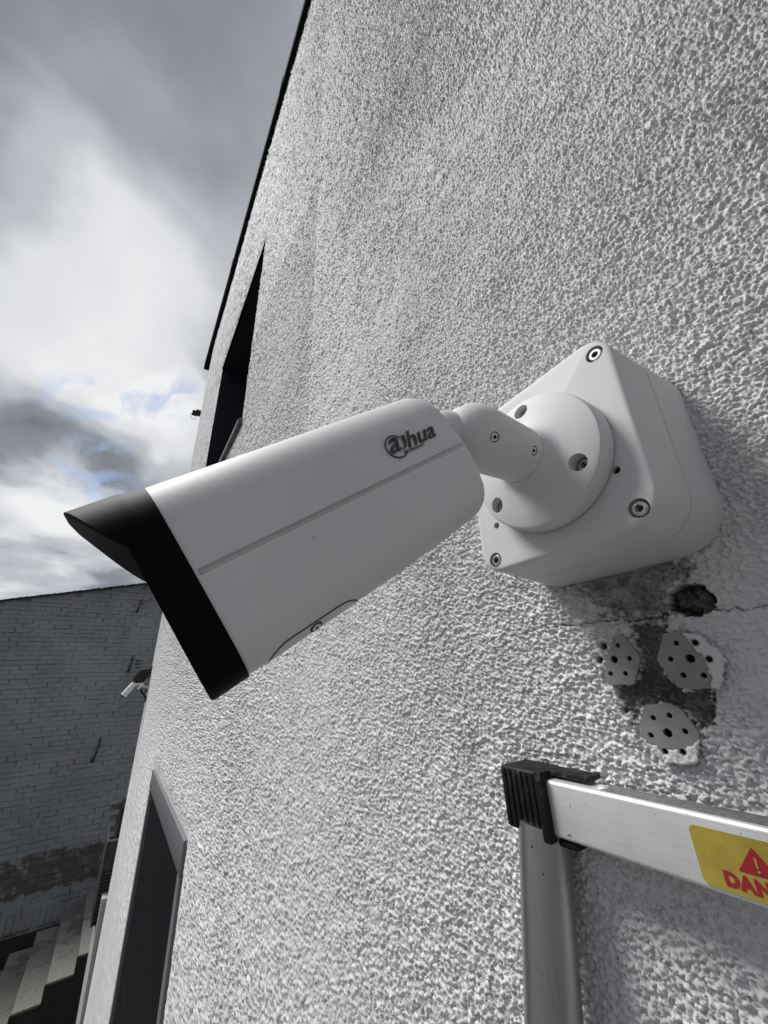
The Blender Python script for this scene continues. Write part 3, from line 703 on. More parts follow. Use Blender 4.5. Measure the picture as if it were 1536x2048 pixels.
def screw(p, axis, r, parent, star=False, depth=0.0022, name='screw'):
    """socket-head screw: rounded head with a real recess; p is the middle of the head's top"""
    a, u, w = basis(axis)
    o = Vector(p)
    n = 24
    ring = lambda rad, s: [o + a * s + (u * math.cos(2 * PI * j / n) + w * math.sin(2 * PI * j / n)) * rad for j in range(n)]
    def hexr(rad, s):
        out = []
        for j in range(n):
            an = 2 * PI * j / n
            k = (1 + 0.22 * math.cos(6 * an)) if star else 1 / max(math.cos((an % (PI / 3)) - PI / 6), 0.5)
            out.append(o + a * s + (u * math.cos(an) + w * math.sin(an)) * rad * k)
        return out
    v, f = loft([ring(r * 0.97, -depth), ring(r, -r * 0.3), ring(r * 0.94, -r * 0.1), ring(r * 0.8, 0), hexr(r * 0.44, 0), hexr(r * 0.42, -r * 0.5), hexr(r * 0.05, -r * 0.55)])
    s_ = make(name, v, f, M_STEEL, parent, 30)
    make('socket', *lathe(o - a * (r * 0.49), a, [(0, r * 0.40), (r * 0.02, r * 0.40)], 12), M_SOCKET, s_)
    return s_
def cyl(p, axis, r, a0, a1, seg=28): return lathe(p, axis, [(a0, r), (a1, r)], seg)
SCY = [at_x(1188, 708, BX0), at_x(1277, 1016, BX0), at_x(991, 1120, BX0)]
SCY.append(SCY[0] + SCY[2] - SCY[1])
SMALL = [at_x(1232, 940, BX0), at_x(993, 1051, BX0)]
cut(lid, [cyl(p, (1, 0, 0), 0.0050, -0.004, 0.0042) for p in SCY] + [cyl(p, (1, 0, 0), 0.0022, -0.004, 0.006, 20) for p in SMALL])
for p in SCY: screw(Vector(p) + Vector((0.0006, 0, 0)), (-1, 0, 0), 0.0041, jb, depth=0.003)
for p in SMALL: make('screw_hole', *cyl(Vector(p) + Vector((0.0035, 0, 0)), (1, 0, 0), 0.00218, 0, 0.002, 16), M_SOCKET, jb)

# ------------------------------------------------------------------ the bullet camera with its bracket
CS = 0.50 * D                                    # size of the fitted side face
FR_ = np.array([0.818, -0.159, 0.552]); FU = np.array([-0.547, 0.079, 0.833]); FR_ /= np.linalg.norm(FR_)
FU -= FR_ * (FR_ @ FU); FU /= np.linalg.norm(FU); FS = np.cross(FR_, FU)
if FS[1] > 0: FS = -FS
TL = ray(290, 978) / np.linalg.norm(ray(290, 978)) * CS
Hh = 0.475 * CS; L = 0.945 * CS; W_ = 0.42 * CS
UT, UB = 0.066 * CS, -Hh - 0.003 * CS            # section: top and bottom heights relative to TL
def B(r, u, s): return TL + FR_ * r + FU * u + FS * s        # r to the rear, u up, s towards the lens side (0 = near face)
rig = empty('security_camera', tuple(B(L, -Hh / 2, -W_ / 2)), 'large white bullet security camera with black front and visor, on a round wall bracket', 'security camera')
def section(grow=0.0):
    """closed profile (u, s), near face at s = 0, arched top, rounded bottom, faintly bulging sides"""
    rt, rb = 0.175 * CS, 0.085 * CS; pts = []
    s0, s1 = -W_ - grow, grow; ut, ub = UT + grow, UB - grow
    def arc(cu, cs, r, a0, a1, n):
        for k in range(n + 1):
            a_ = a0 + (a1 - a0) * k / n; pts.append((cu + r * math.sin(a_), cs + r * math.cos(a_)))
    arc(ub + rb, s1 - rb, rb, -PI / 2, 0, 8)
    for k in range(1, 8): pts.append((ub + rb + (ut - rt - ub - rb) * k / 8, s1 + 0.006 * CS * math.sin(PI * k / 8)))
    arc(ut - rt, s1 - rt, rt, 0, PI / 2, 14)
    arc(ut - rt, s0 + rt, rt, PI / 2, PI, 14)
    for k in range(1, 8): pts.append((ut - rt - (ut - rt - ub - rb) * k / 8, s0 - 0.006 * CS * math.sin(PI * k / 8)))
    arc(ub + rb, s0 + rb, rb, PI, 1.5 * PI, 8)
    return pts
def sec_ring(r, grow=0.0): return [B(r, u, s) for u, s in section(grow)]
cu_, cs_ = (UT + UB) / 2, -W_ / 2
def shrink(r, k): return [B(r, cu_ + (u - cu_) * k, cs_ + (s - cs_) * k) for u, s in section()]
def rear_ring(r, grow, k):
    out = []
    for u, s in section(grow):
        lift = max(0.0, (UT - 0.25 * CS - u) / (UT - 0.25 * CS - UB)) ** 2
        fwd = 0.055 * CS * k * lift + 0.012 * CS * k * max(0.0, (u - (UT - 0.17 * CS)) / (0.17 * CS)) ** 2
        out.append(B(r - fwd, u + 0.018 * CS * lift * k, s))
    return out
body = make('housing', *loft([sec_ring(0.0)] + [sec_ring(L * k) for k in (0.25, 0.5)] + [rear_ring(L * 0.75, 0, 0.35), rear_ring(L * 0.955, 0, 0.9), rear_ring(L * 0.980, -0.0006, 1), rear_ring(L * 0.993, -0.0018, 1), rear_ring(L, -0.0042, 1)]), M_WHITE, rig, 32)
# pressed groove along the side
gf = on_plane(397, 1146, TL, FS); ge = on_plane(925, 889, TL, FS)
gr0 = (gf - TL) @ FR_; gu0 = (gf - TL) @ FU; gu1 = (ge - TL) @ FU
gu = (gu0 + gu1) / 2; bul = 0.006 * CS
def gsec(r, u, hw, hb, dep): return [B(r, u + hw, 0.004), B(r, u + hw, bul * 0.9), B(r, u + hb, -dep), B(r, u - hb, -dep), B(r, u - hw, bul * 0.9), B(r, u - hw, 0.004)]
cut(body, [loft([gsec(gr0, gu0, 0.0011, 0.0006, 0.0007), gsec(L + 0.01, gu1, 0.0011, 0.0006, 0.0007)])])
# black front part
TB = 0.0; BLf = on_plane(420, 1400, TL, FS); TBAND = -((BLf - TL) @ FR_)
front = make('front_cover', *loft([sec_ring(0.0006, 0.0005), sec_ring(-TBAND + 0.0008, 0.0005), sec_ring(-TBAND, 0.0), [B(-TBAND, cu_ + (u - cu_) * 0.9, cs_ + (s - cs_) * 0.9) for u, s in section()],
             [B(-TBAND + 0.004, cu_ + (u - cu_) * 0.88, cs_ + (s - cs_) * 0.88) for u, s in section()]]), M_BLACK, rig, 32)
oc = B(-TBAND + 0.004, cu_, cs_)
make('front_glass', *lathe(oc, -FR_, [(-0.001, 0.026), (0.0008, 0.026), (0.001, 0.0255)], 40), M_GLASS_BLACK, rig)
make('lens', *lathe(oc, -FR_, [(0.0009, 0.015), (0.0022, 0.015), (0.0024, 0.0125), (0.0013, 0.0115), (0.0014, 0.002)], 36), M_GLASS_BLACK, rig)
# visor: the arched roof carried forward, longest in the middle
tip = None
def visor():
    rt = 0.175 * CS; outer = [(u, s) for u, s in section(0.0008) if u > UT - rt - 0.012 * CS]
    nA = len(outer); FW = VIS_L; nF = 10; v = []; f = []
    for layer in (0, 1):
        for i, (u, s) in enumerate(outer):
            q = 2 * i / (nA - 1) - 1
            ext = FW * (1 - abs(q) ** 1.7) ** 0.85 if abs(q) < 1 else 0.0
            uu, ss = (u, s)
            if layer: uu = cu_ + (u - cu_) * 0.955 - 0.0002; ss = cs_ + (s - cs_) * 0.945
            for k in range(nF + 1): v.append(B(-TBAND + 0.0045 - (ext + 0.0045) * k / nF, uu, ss))
    m = nF + 1
    for i in range(nA - 1):
        for k in range(nF):
            a_ = i * m + k; f.append((a_, a_ + 1, a_ + m + 1, a_ + m)); o_ = nA * m; f.append((o_ + a_, o_ + a_ + m, o_ + a_ + m + 1, o_ + a_ + 1))
        a_ = i * m; o_ = nA * m; f.append((a_ + nF, o_ + a_ + nF, o_ + a_ + m + nF, a_ + m + nF)); f.append((a_, a_ + m, o_ + a_ + m, o_ + a_))
    for i in (0, nA - 1):
        for k in range(nF): a_ = i * m + k; o_ = nA * m; f.append((a_, o_ + a_, o_ + a_ + 1, a_ + 1))
    vo = make('visor', v, f, M_BLACK, rig, 35); vo.data.materials.append(M_VISOR_LIT)
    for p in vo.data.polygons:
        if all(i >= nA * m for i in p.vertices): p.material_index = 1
VIS_L = 0.088 * CS
visor()
# service hatch under the near edge: a dark plate standing in for its shaded gap, with a slightly smaller cover plate, both wrapped round the lower corner
def wrap(r0, r1, n_r, arc0, arc1, out, thick, rad, name, mat):
    """plate following the section's lower near corner; arc measured along the profile from the near face downwards"""
    rb = 0.085 * CS; flat = 0.0
    def prof(t, off):   # t metres along: negative = up the near face, positive = round the corner and under
        ql = rb * PI / 2
        if t < 0: return (UB + rb - t, off)
        if t < ql: a_ = t / rb; return (UB + rb - (rb + off) * math.sin(a_), -rb + (rb + off) * math.cos(a_))
        return (UB - off, -rb - (t - ql))
    ol = round_poly([(r0, arc0), (r1, arc0), (r1, arc1), (r0, arc1)], rad, 6)
    # grid inside rounded outline: inset rows
    nr, na = 24, 14; v = []; f = []
    for lay in (out, out - thick):
        for i in range(nr + 1):
            for j in range(na + 1):
                fr = i / nr; r = r0 + (r1 - r0) * fr; e0 = min(r - r0, r1 - r)
                lift = 0 if e0 >= rad else rad - math.sqrt(max(rad * rad - (rad - e0) ** 2, 0))
                t = (arc0 + lift) + (arc1 - arc0 - lift) * j / na
                u, s = prof(t, lay); v.append(B(r, u, s))
    m = na + 1; o_ = (nr + 1) * m
    for i in range(nr):
        for j in range(na):
            a_ = i * m + j; f.append((a_, a_ + 1, a_ + m + 1, a_ + m)); f.append((o_ + a_, o_ + a_ + m, o_ + a_ + m + 1, o_ + a_ + 1))
    for i in range(nr):
        for j in (0, na): a_ = i * m + j; f.append((a_, a_ + m, o_ + a_ + m, o_ + a_))
    for j in range(na):
        for i in (0, nr): a_ = i * m + j; f.append((a_, o_ + a_, o_ + a_ + 1, a_ + 1))
    return make(name, v, f, mat, rig, 40)
hq0 = on_plane(540, 1325, TL, FS); hq1 = on_plane(733, 1183, TL, FS)
hr0, hr1 = (hq0 - TL) @ FR_, (hq1 - TL) @ FR_
qa = on_plane(690, 1195, TL, FS); arc0 = 0.074 * CS
wrap(hr0, hr1, 20, arc0, arc0 + 0.040, 0.00018, 0.0015, 0.009, 'hatch_gap_shade', M_GAP_SHADE)
wrap(hr0 + 0.0005, hr1 - 0.0005, 20, arc0 + 0.0005, arc0 + 0.0395, 0.00032, 0.0015, 0.0086, 'hatch_cover', M_WHITE)
rb_ = 0.085 * CS
hm_ = on_plane(640, 1246, TL, FS); hmr = (hm_ - TL) @ FR_
sa = 1.12; sn = FS * math.cos(sa) - FU * math.sin(sa); sp_ = B(hmr, UB + rb_ - rb_ * math.sin(sa), -rb_ + rb_ * math.cos(sa))
make('screw_recess', *lathe(sp_, sn, [(-0.001, 0.0024), (0.0004, 0.0024), (0.0004, 0.0019)], 20), M_GAP_SHADE, rig)
screw(Vector(sp_) + Vector(sn) * 0.0008, sn, 0.0017, rig, depth=0.0009)
# print on the side: ring, letters, small line
lt = lambda px, py: on_plane(px, py, TL + FS * (bul + 0.0002), FS)
def side_tf(p): return frame_tf(p, FR_, FU) if Vector(FR_).cross(Vector(FU)).dot(Vector(FS)) > 0 else None
rc = lt(793, 893)
def arc_band(r0, r1, a0, a1, n=40): return [(r0 * math.cos(a0 + (a1 - a0) * k / n), r0 * math.sin(a0 + (a1 - a0) * k / n)) for k in range(n + 1)] + [(r1 * math.cos(a1 + (a0 - a1) * k / n), r1 * math.sin(a1 + (a0 - a1) * k / n)) for k in range(n + 1)]
top_, bot_ = lt(792, 872), lt(795, 917); RL = np.linalg.norm(top_ - bot_) / 2
curve_shape('logo_ring', arc_band(RL, RL * 0.885, RAD(35), RAD(318)), [], 0.0002, side_tf(rc), M_INK, rig)
def word(txt, p0, p1, bold, name, thick=0.0001, low=1.0):
    a_, b_ = lt(*p0), lt(*p1); wlen = np.linalg.norm(b_ - a_)
    o = text_mesh(name, txt, 1.0, Matrix.Identity(4), M_INK, None, 0)
    w0 = max(v.co.x for v in o.data.vertices) - min(v.co.x for v in o.data.vertices); x0 = min(v.co.x for v in o.data.vertices)
    bpy.data.objects.remove(o); s = wlen / w0
    return text_mesh(name, txt, s * low, frame_tf(a_ - FR_ * x0 * s, b_ - a_, FU), M_INK, rig, bold * s, thick, sx=1 / low, shear=0.42)
word('a', (783, 908), (803, 899), 0.012, 'logo_letter', low=0.92)
word('hua', (819, 895), (872, 871), 0.013, 'logo_letter', low=0.84)
lz = lambda a_, b_: lt(740 + a_ / 7.68, 820 + b_ / 7.68)
l0_ = lz(520, 500)
curve_shape('logo_letter', [((q - l0_) @ FR_, (q - l0_) @ FU) for q in (lz(470, 395), lz(520, 376), lz(562, 490), lz(563, 545), lz(545, 585), lz(510, 614), lz(507, 590), lz(524, 560), lz(526, 520))], [], 0.0002, side_tf(l0_), M_INK, rig)
word('TECHNOLOGY', (809, 908), (850, 890), 0.0, 'logo_line')
# bracket: round disc, fillet, tapered arm, knuckle
DC = (0.416 * D, 0.430 * D); XD = 0.684 * D
ax = (-1, 0, 0); R0 = 0.158 * D
d0 = Vector((BX0, DC[0], DC[1])); hd_ = BX0 - XD
ra = 0.060 * D
disc = make('mounting_disc', *lathe(d0, ax, [(0.0008, R0 - 0.0016), (0.0009, R0 - 0.0004), (0.0014, R0), (hd_ - 0.0022, R0 - 0.0002), (hd_ - 0.0006, R0 - 0.001), (hd_, R0 - 0.0024),
             (hd_ + 0.0022, R0 * 0.72), (hd_ + 0.0034, ra + 0.0075), (hd_ + 0.0046, ra + 0.0042), (hd_ + 0.0066, ra + 0.0018), (hd_ + 0.0095, ra + 0.0004)], 72), M_WHITE, rig, 28)
make('seam_shade', *lathe(d0, ax, [(0.0001, R0 - 0.0007), (0.0010, R0 - 0.0007)], 60), M_GAP_SHADE, rig)  # dark ring added to draw the shaded seam behind the disc
DSC = [at_x(1044, 825, XD), at_x(1159, 926, XD), at_x(997, 1011, XD)]
cut(disc, [cyl(p, (1, 0, 0), 0.0049, -0.006, 0.0075) for p in DSC])
for p in DSC: screw(Vector(p) + Vector((0.0040, 0, 0)), ax, 0.0037, rig, depth=0.0034)
armE = Vector((0.518 * D, 0.424 * D, 0.438 * D)); armS = Vector((XD - 0.006, DC[0], DC[1]))
ad = (armE - armS).normalized(); al = (armE - armS).length; re_ = 0.068 * D
arm = make('arm', *lathe(armS, ad, [(-0.004, ra), (0.002, ra), (al * 0.5, (ra + re_) / 2), (al - 0.001, re_), (al + 0.001, re_ - 0.0004), (al + 0.005, re_ * 0.95), (al + 0.010, re_ * 0.84), (al + 0.0145, re_ * 0.66), (al + 0.0175, re_ * 0.42), (al + 0.019, re_ * 0.1)], 56), M_WHITE, rig, 30)
make('ball_joint', *lathe(armE + ad * 0.012, Vector(B(L, cu_ + 0.1 * CS, cs_)) - (armE + ad * 0.012), [(-0.004, 0.004), (-0.003, 0.009), (0.003, 0.0125), (0.012, 0.0135), (0.022, 0.0145)], 40), M_WHITE, rig, 35)
for (px, py) in ((991, 874), (1069, 901)):
    r_ = Vector(ray(px, py)).normalized()
    # where the line of sight meets the arm
    s = 0.1
    while s < 0.6:
        q = r_ * s - armS; rad = (q - ad * q.dot(ad)).length
        if rad < ra + (re_ - ra) * min(max(q.dot(ad) / al, 0), 1): break
        s += 0.0001
    q = r_ * s - armS; nrm = (q - ad * q.dot(ad)).normalized(); pnt = r_ * s
    cut(arm, [cyl(pnt, nrm, 0.0028, -0.0022, 0.003, 20)])
    screw(pnt - nrm * 0.0004, nrm, 0.0024, rig, True, 0.0018)

# ------------------------------------------------------------------ ladder
XR0, XR1 = 0.9 * D, 0.965 * D
ZT, ZB = -0.0665, -0.0958
lad = empty('ladder', (0.18, 0.1, -0.3), 'telescopic aluminium ladder with black end cap and yellow danger sticker, leaning on the white wall', 'ladder')
YE = 0.187
rr_ = [(XR0 + (XR1 - XR0) / 2 + p[0], (ZT + ZB) / 2 + p[1]) for p in rrect(0, 0, (XR1 - XR0) / 2, (ZT - ZB) / 2, 0.0022, 5)]
make('rung', *loft([[(x, y, z) for x, z in rr_] for y in (YE, -0.20)]), M_ALU, lad, 40)
# top surface flutes of the rung, on an added strip that dims its reflection
box('rung_top_dim_strip', (XR0 + 0.0026, -0.195, ZT - 0.0004), (XR1 - 0.0012, YE - 0.034, ZT + 0.0002), M_DULL, lad, 0.0001, 1)
for k in range(5): box('rung_rib', (XR0 + 0.004 + k * 0.0026, -0.19, ZT - 0.0003), (XR0 + 0.0052 + k * 0.0026, YE - 0.036, ZT + 0.0005), M_DULL, lad, 0.0001, 1)
A_ = at_x(1089, 1690, 0.926 * D)
tA = A_[0] / ray(1089, 1690)[0]; B_ = ray(1107, 2048) * (tA * 0.875)
RS = 49 * tA * 0.985
dirL = (B_ - A_) / np.linalg.norm(B_ - A_)
bot = A_ + dirL * ((GROUND - A_[2]) / dirL[2])
make('stile', *tube_path([A_ - dirL * 0.012, A_, B_, A_ + dirL * 0.36], RS, 48), M_STILE, lad, 40)
sec2 = A_ + dirL * 0.36
make('stile_collar', *tube_path([sec2 - dirL * 0.002, sec2 + dirL * 0.04], RS * 1.35, 32), M_CAP, lad, 40)
make('stile', *tube_path([sec2 + dirL * 0.03, bot - dirL * 0.06], RS * 1.15, 32), M_STILE, lad, 40)
make('ladder_foot', *tube_path([bot - dirL * 0.07, bot - dirL * 0.002], RS * 1.4, 24), M_CAP, lad, 40)
far_off = np.array([0, -0.40, 0])
make('stile', *tube_path([A_ + far_off - dirL * 0.012, bot + far_off - dirL * 0.06], RS * 1.05, 32), M_STILE, lad, 40)
make('ladder_foot', *tube_path([bot + far_off - dirL * 0.07, bot + far_off - dirL * 0.002], RS * 1.4, 24), M_CAP, lad, 40)
for k in range(1, 12):
    p = A_ + dirL * (0.30 * k + 0.03)
    box('rung', (p[0] - 0.008, p[1] - 0.40, p[2] - 0.014), (p[0] + 0.008, p[1], p[2] + 0.014), M_ALU, lad, 0.002)
# black end cap: ribbed block, collar round the rung, top and bottom tongues
yL0, yL1 = at_x(1005, 1580, 0.885 * D)[1], YE + 0.0045
XC0 = 0.885 * D
bm = bmesh.new()
bm_box(bm, (XC0, yL1 - 0.001, ZB - 0.0012), (D - 0.0022, yL0, ZT + 0.0045), 0.0022, 3)
capo = from_bm('end_cap', bm, M_CAP, lad)
nrib = 6
for k in range(nrib):
    y0 = yL1 + 0.001 + (yL0 - yL1 - 0.002) * k / nrib
    box('cap_rib', (XC0 - 0.0009, y0 + 0.0006, ZB + 0.0004), (XC0 + 0.001, y0 + (yL0 - yL1) / nrib - 0.0012, ZT + 0.0030), M_CAP, capo, 0.0005, 2)
bm = bmesh.new()
bm_box(bm, (XC0 - 0.0012, YE - 0.0006, ZB - 0.0030), (XR1 + 0.003, yL1 + 0.0005, ZT + 0.0046), 0.0012, 2)
from_bm('cap_collar', bm, M_CAP, capo)
bm = bmesh.new(); bm_box(bm, (XR0 + 0.0062, 0.161, ZT + 0.0014), (XR1 + 0.004, YE + 0.001, ZT + 0.0043), 0.001, 2); from_bm('cap_tongue', bm, M_CAP, capo)
bm = bmesh.new(); bm_box(bm, (XR0 + 0.002, 0.174, ZB - 0.0050), (XR1 + 0.002, YE + 0.003, ZB - 0.0008), 0.0018, 2); from_bm('cap_tongue', bm, M_CAP, capo)
rv = at_x(1196, 1572, 0.93 * D); make('rivet', *lathe((XR0 + 0.0075, 0.153, ZT), (0, 0, 1), [(-0.001, 0.0030), (0.0006, 0.0030), (0.0013, 0.0022), (0.0016, 0.0008)], 20), M_ALU, lad)
# sticker: yellow label with triangle and word, on the rung's front face
xs = XR0 - 0.00015
S2 = lambda px, py: (-at_x(px, py, xs)[1], at_x(px, py, xs)[2])
tfS = Matrix(((0, 0, -1, xs), (-1, 0, 0, 0), (0, 1, 0, 0), (0, 0, 0, 1)))
l0 = S2(1390, 1700)[0]; zt_ = S2(1440, 1662)[1]; zb_ = S2(1470, 1790)[1]
zt_ = min(zt_, ZT - 0.0024); zb_ = max(zb_, ZB + 0.0022)
sw = 0.072
stk = curve_shape('warning_sticker', round_poly([(l0, zb_), (l0 + sw, zb_), (l0 + sw, zt_), (l0, zt_)], 0.0032, 6), [], 0.0002, tfS, M_YELLOW, lad)
tfP = tfS.copy(); tfP[0][3] = xs - 0.00025
t0, t1, t2 = S2(1502, 1694), S2(1478, 1741), S2(1533, 1756)
zz0 = (t1[1] + t2[1]) / 2
hw_ = (t0[0] - t1[0]); 
curve_shape('warning_triangle', round_poly([(t0[0], t0[1]), (t0[0] - hw_, zz0), (t0[0] + hw_, zz0)], 0.0004, 3), [], 0.0001, tfP, M_RED, stk)
tfQ = tfS.copy(); tfQ[0][3] = xs - 0.0004
hT = t0[1] - zz0
curve_shape('exclamation_mark', [(t0[0] - hT * 0.05, zz0 + hT * 0.62), (t0[0] + hT * 0.05, zz0 + hT * 0.62), (t0[0] + hT * 0.03, zz0 + hT * 0.26), (t0[0] - hT * 0.03, zz0 + hT * 0.26)], [], 0.0001, tfQ, M_YELLOW, stk)
curve_shape('exclamation_dot', circle(t0[0], zz0 + hT * 0.15, hT * 0.05, 12), [], 0.0001, tfQ, M_YELLOW, stk)
w0 = S2(1453, 1768); w1 = S2(1453, 1742); hcap = w1[1] - w0[1]
tfw = tfP.copy() @ Matrix.Translation((w0[0], w0[1], 0))
text_mesh('danger_lettering', 'DANGER', hcap / 0.70, tfw, M_RED, stk, 0.00042, 0.00005, 1.12, 1.0)

# ------------------------------------------------------------------ small things at the far corner of the house
yc = WY1
hook_p = at_y(392, 826, yc + 0.02)
hook = empty('cable_hook', (D - 0.003, hook_p[1], hook_p[2]), 'small black cable hook with wire loop on the far corner of the white house', 'hook')
box('bracket', (hook_p[0] - 0.005, hook_p[1] - 0.03, hook_p[2] - 0.03), (D - 0.004, hook_p[1] + 0.02, hook_p[2] + 0.045), M_IRON, hook, 0.004)
box('clamp', (hook_p[0] - 0.045, hook_p[1] - 0.03, hook_p[2] - 0.045), (hook_p[0] + 0.012, hook_p[1] + 0.015, hook_p[2] + 0.02), M_IRON, hook, 0.006)
make('wire_loop', *tube_path([(hook_p[0] - 0.02 + 0.035 * math.cos(t_), hook_p[1], hook_p[2] - 0.055 + 0.055 * math.sin(t_)) for t_ in np.linspace(0.6, 2 * PI - 2.2 + 2.2, 22)], 0.004, 6), M_CAMWHITE, hook)

Yf = yc - 0.12
c0, c1 = at_y(246, 1392, Yf), at_y(268, 1368, Yf)
fc = empty('security_camera', (D - 0.003, Yf, float(c1[2])), 'small far white bullet security camera on the corner of the house against the brick wall', 'security camera')
dv_ = Vector(c1 - c0).normalized(); ln = (Vector(c1) - Vector(c0)).length
make('housing', *lathe(c0, dv_, [(0, 0.022), (0.004, 0.027), (ln, 0.026), (ln + 0.004, 0.02)], 20), M_CAMWHITE, fc)
make('front_cover', *lathe(Vector(c0), dv_, [(-0.008, 0.02), (-0.008, 0.024), (-0.001, 0.0245)], 20), M_BLACK, fc)
make('arm', *tube_path([Vector(c1) + Vector((0, 0, -0.005)), at_y(280, 1368, Yf), at_y(286, 1372, Yf), (D - 0.002, Yf, at_y(290, 1376, Yf)[2])], 0.011, 8), M_CAMWHITE, fc)
bm = bmesh.new(); q0, q1 = at_y(270, 1360, Yf - 0.02), at_y(288, 1385, Yf - 0.02)
make('mounting_disc', *lathe(at_y(281, 1372, Yf), Vector((-1, 0, 0.6)), [(-0.012, 0.035), (0.012, 0.035), (0.016, 0.028)], 24), M_CAMWHITE, fc)
fl = empty('floodlight', (D - 0.003, Yf + 0.06, 0.1), 'black floodlight on a bent bracket above the small far white camera', 'floodlight')
g = [at_y(px, py, Yf + 0.06) for px, py in ((266, 1361), (282, 1341), (300, 1338), (308, 1326), (309, 1340), (297, 1352), (285, 1366), (276, 1365))]
make('lamp_head', *loft([[tuple(p + np.array([0, o_, 0])) for p in g] for o_ in (-0.07, 0.07)]), M_IRON, fl, 0)
make('bracket', *tube_path([at_y(272, 1363, Yf + 0.03), at_y(286, 1388, Yf + 0.03), at_y(296, 1378, Yf + 0.03), at_y(309, 1371, Yf + 0.03)], 0.009, 8), M_IRON, fl)
make('cable', *tube_path([at_y(287, 1388, Yf + 0.03), at_y(292, 1398, Yf + 0.03), at_y(290, 1402, Yf + 0.03), at_y(296, 1390, Yf + 0.03), at_y(303, 1380, Yf + 0.03)], 0.008, 6), M_IRON, fl)
for k in range(4): make('heat_fin', *loft([[tuple(p * 1.0 + np.array([-0.002, o_, 0.004])) for p in (g[0], g[1], g[1] * 0.999 + np.array([0, 0, 0.012]), g[0] * 0.999 + np.array([0, 0, 0.012]))] for o_ in (-0.05 + k * 0.03, -0.044 + k * 0.03)]), M_IRON, fl, 0)

# low white wall beyond the house corner, with a charcoal louvre in front of it
YA = 5.35
ztop = at_y(206, 1740, YA)[2]
xa = at_y(160, 2048, YA)[0]; xa2 = at_y(206, 1746, YA)[0]
lw = empty('garden_wall', (D + 0.1, 4.9, GROUND), 'low white rendered wall running on beyond the far corner of the house', 'wall')
far_attr(make('wall', *loft([[(xa, y, GROUND), (xa2, y, ztop), (xa2 + 0.2, y, ztop), (xa2 + 0.2, y, GROUND)] for y in (WY1 + 0.003, YA)]), M_STUCCO, lw, 0))
Yl = WY1 + 0.12
lv = empty('louvre_shutter', tuple(at_y(210, 1850, Yl)), 'charcoal louvred shutter fixed to the low white wall behind the house corner', 'shutter')
tl, tr_, bl = at_y(215, 1684, Yl), at_y(243, 1672, Yl), at_y(201, 1850, Yl)
xL0 = tl[0]; zt2, zb2 = tl[2], bl[2]; xL1 = xL0 + 0.13
box('shutter_frame', (xL0, Yl, zb2), (xL0 + 0.012, Yl + 0.5, zt2), M_SLAT, lv, 0.003)
box('shutter_panel', (xL0 + 0.013, Yl + 0.02, zb2 + 0.01), (xL1, Yl + 0.05, zt2 - 0.002), M_SLAT, lv)
ns = 14
for k in range(ns):
    z0 = zb2 + (zt2 - zb2) * 0.62 * k / ns
    box('slat', (xL0 + 0.013, Yl + 0.002, z0 + 0.004), (xL1, Yl + 0.018, z0 + (zt2 - zb2) * 0.62 / ns - 0.006), M_SLAT, lv, 0.003, 1)
box('slat', (xL0 + 0.013, Yl + 0.002, zb2 + (zt2 - zb2) * 0.63), (xL1, Yl + 0.018, zt2 - 0.002), M_SLAT, lv, 0.003, 1)

# ------------------------------------------------------------------ painted brick building behind
YB = 9.42
bb = empty('brick_building', (-1.0, YB, GROUND), 'grey painted brick building with worn bare bricks low down and sloping dark tiled edge', 'building')
pA, pB = at_y(0, 1203, YB), at_y(281, 1170, YB)
slope = (pB[2] - pA[2]) / (pB[0] - pA[0])
def roofz(x): return pA[2] + slope * (x - pA[0])
X0, X1 = -6.0, 3.4
BK = 0.006
make('wall', *loft([[(X0, y, GROUND), (X1, y, GROUND), (X1, y, roofz(X1)), (X0, y, roofz(X0))] for y in (YB + BK, YB + 0.35)]), M_JOINT, bb, 0)
CO, BLN, JT = 0.0775, 0.232, 0.0062
variants = []
for k in range(10):
    bm = bmesh.new(); bmesh.ops.create_cube(bm, size=1.0)
    for v in bm.verts: v.co = Vector((v.co.x, v.co.y, v.co.z)) + Vector((rng.normal(0, 0.012), 0, rng.normal(0, 0.04)))
    es = [e_ for e_ in bm.edges if all(v.co.y < 0 for v in e_.verts)]
    for v in bm.verts: v.co = Vector((v.co.x * (BLN - JT), v.co.y * 0.02, v.co.z * (CO - JT)))
    bmesh.ops.bevel(bm, geom=es, offset=0.006, segments=1, profile=0.5, affect='EDGES')
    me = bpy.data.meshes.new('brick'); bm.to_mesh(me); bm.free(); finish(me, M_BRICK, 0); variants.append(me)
cand = []
row = 0; z = GROUND + CO / 2
BAREP = (0.45, 1.2)
win_x0, win_z0, win_z1 = at_y(240, 1672, YB)[0] - 0.05, at_y(240, 1672, YB)[2] - 0.5, at_y(247, 1606, YB)[2]
while z < roofz(X1) + 0.1:
    x = X0 + (0.5 if row % 2 else 0.0) * BLN - rng.uniform(0, 0.02)
    sag = 0
    while x < X1:
        xc = x + BLN / 2
        zc = z + 0.012 * math.sin(xc * 1.3 + row * 0.05) + rng.normal(0, 0.0018)
        if abs(zc + 3.20) < 0.125: x += BLN; continue
        if zc + CO * 0.5 < roofz(xc) - 0.02 and not (xc > win_x0 - BLN / 2 and win_z0 < zc < win_z1 + 0.06) and rng.random() > 0.004:
            px, py = proj((xc, YB, zc)); vis = (-20 < px < 330 and 1150 < py < 2060)
            # hidden by the house / stairs?
            hid = px > 324 - 0.185 * (py - 1249) + 12 or (py > 1900 + (20 - px) * 0.3)
            cz_ = (R.T @ np.array([xc, YB, zc]))[2]
            cand.append((0 if (vis and not hid) else 1, cz_, xc, zc, rng.uniform(-0.0035, 0.004), int(rng.integers(10)), rng.normal(0, 0.006)))
        x += BLN * (1 + rng.normal(0, 0.015))
    z += CO; row += 1
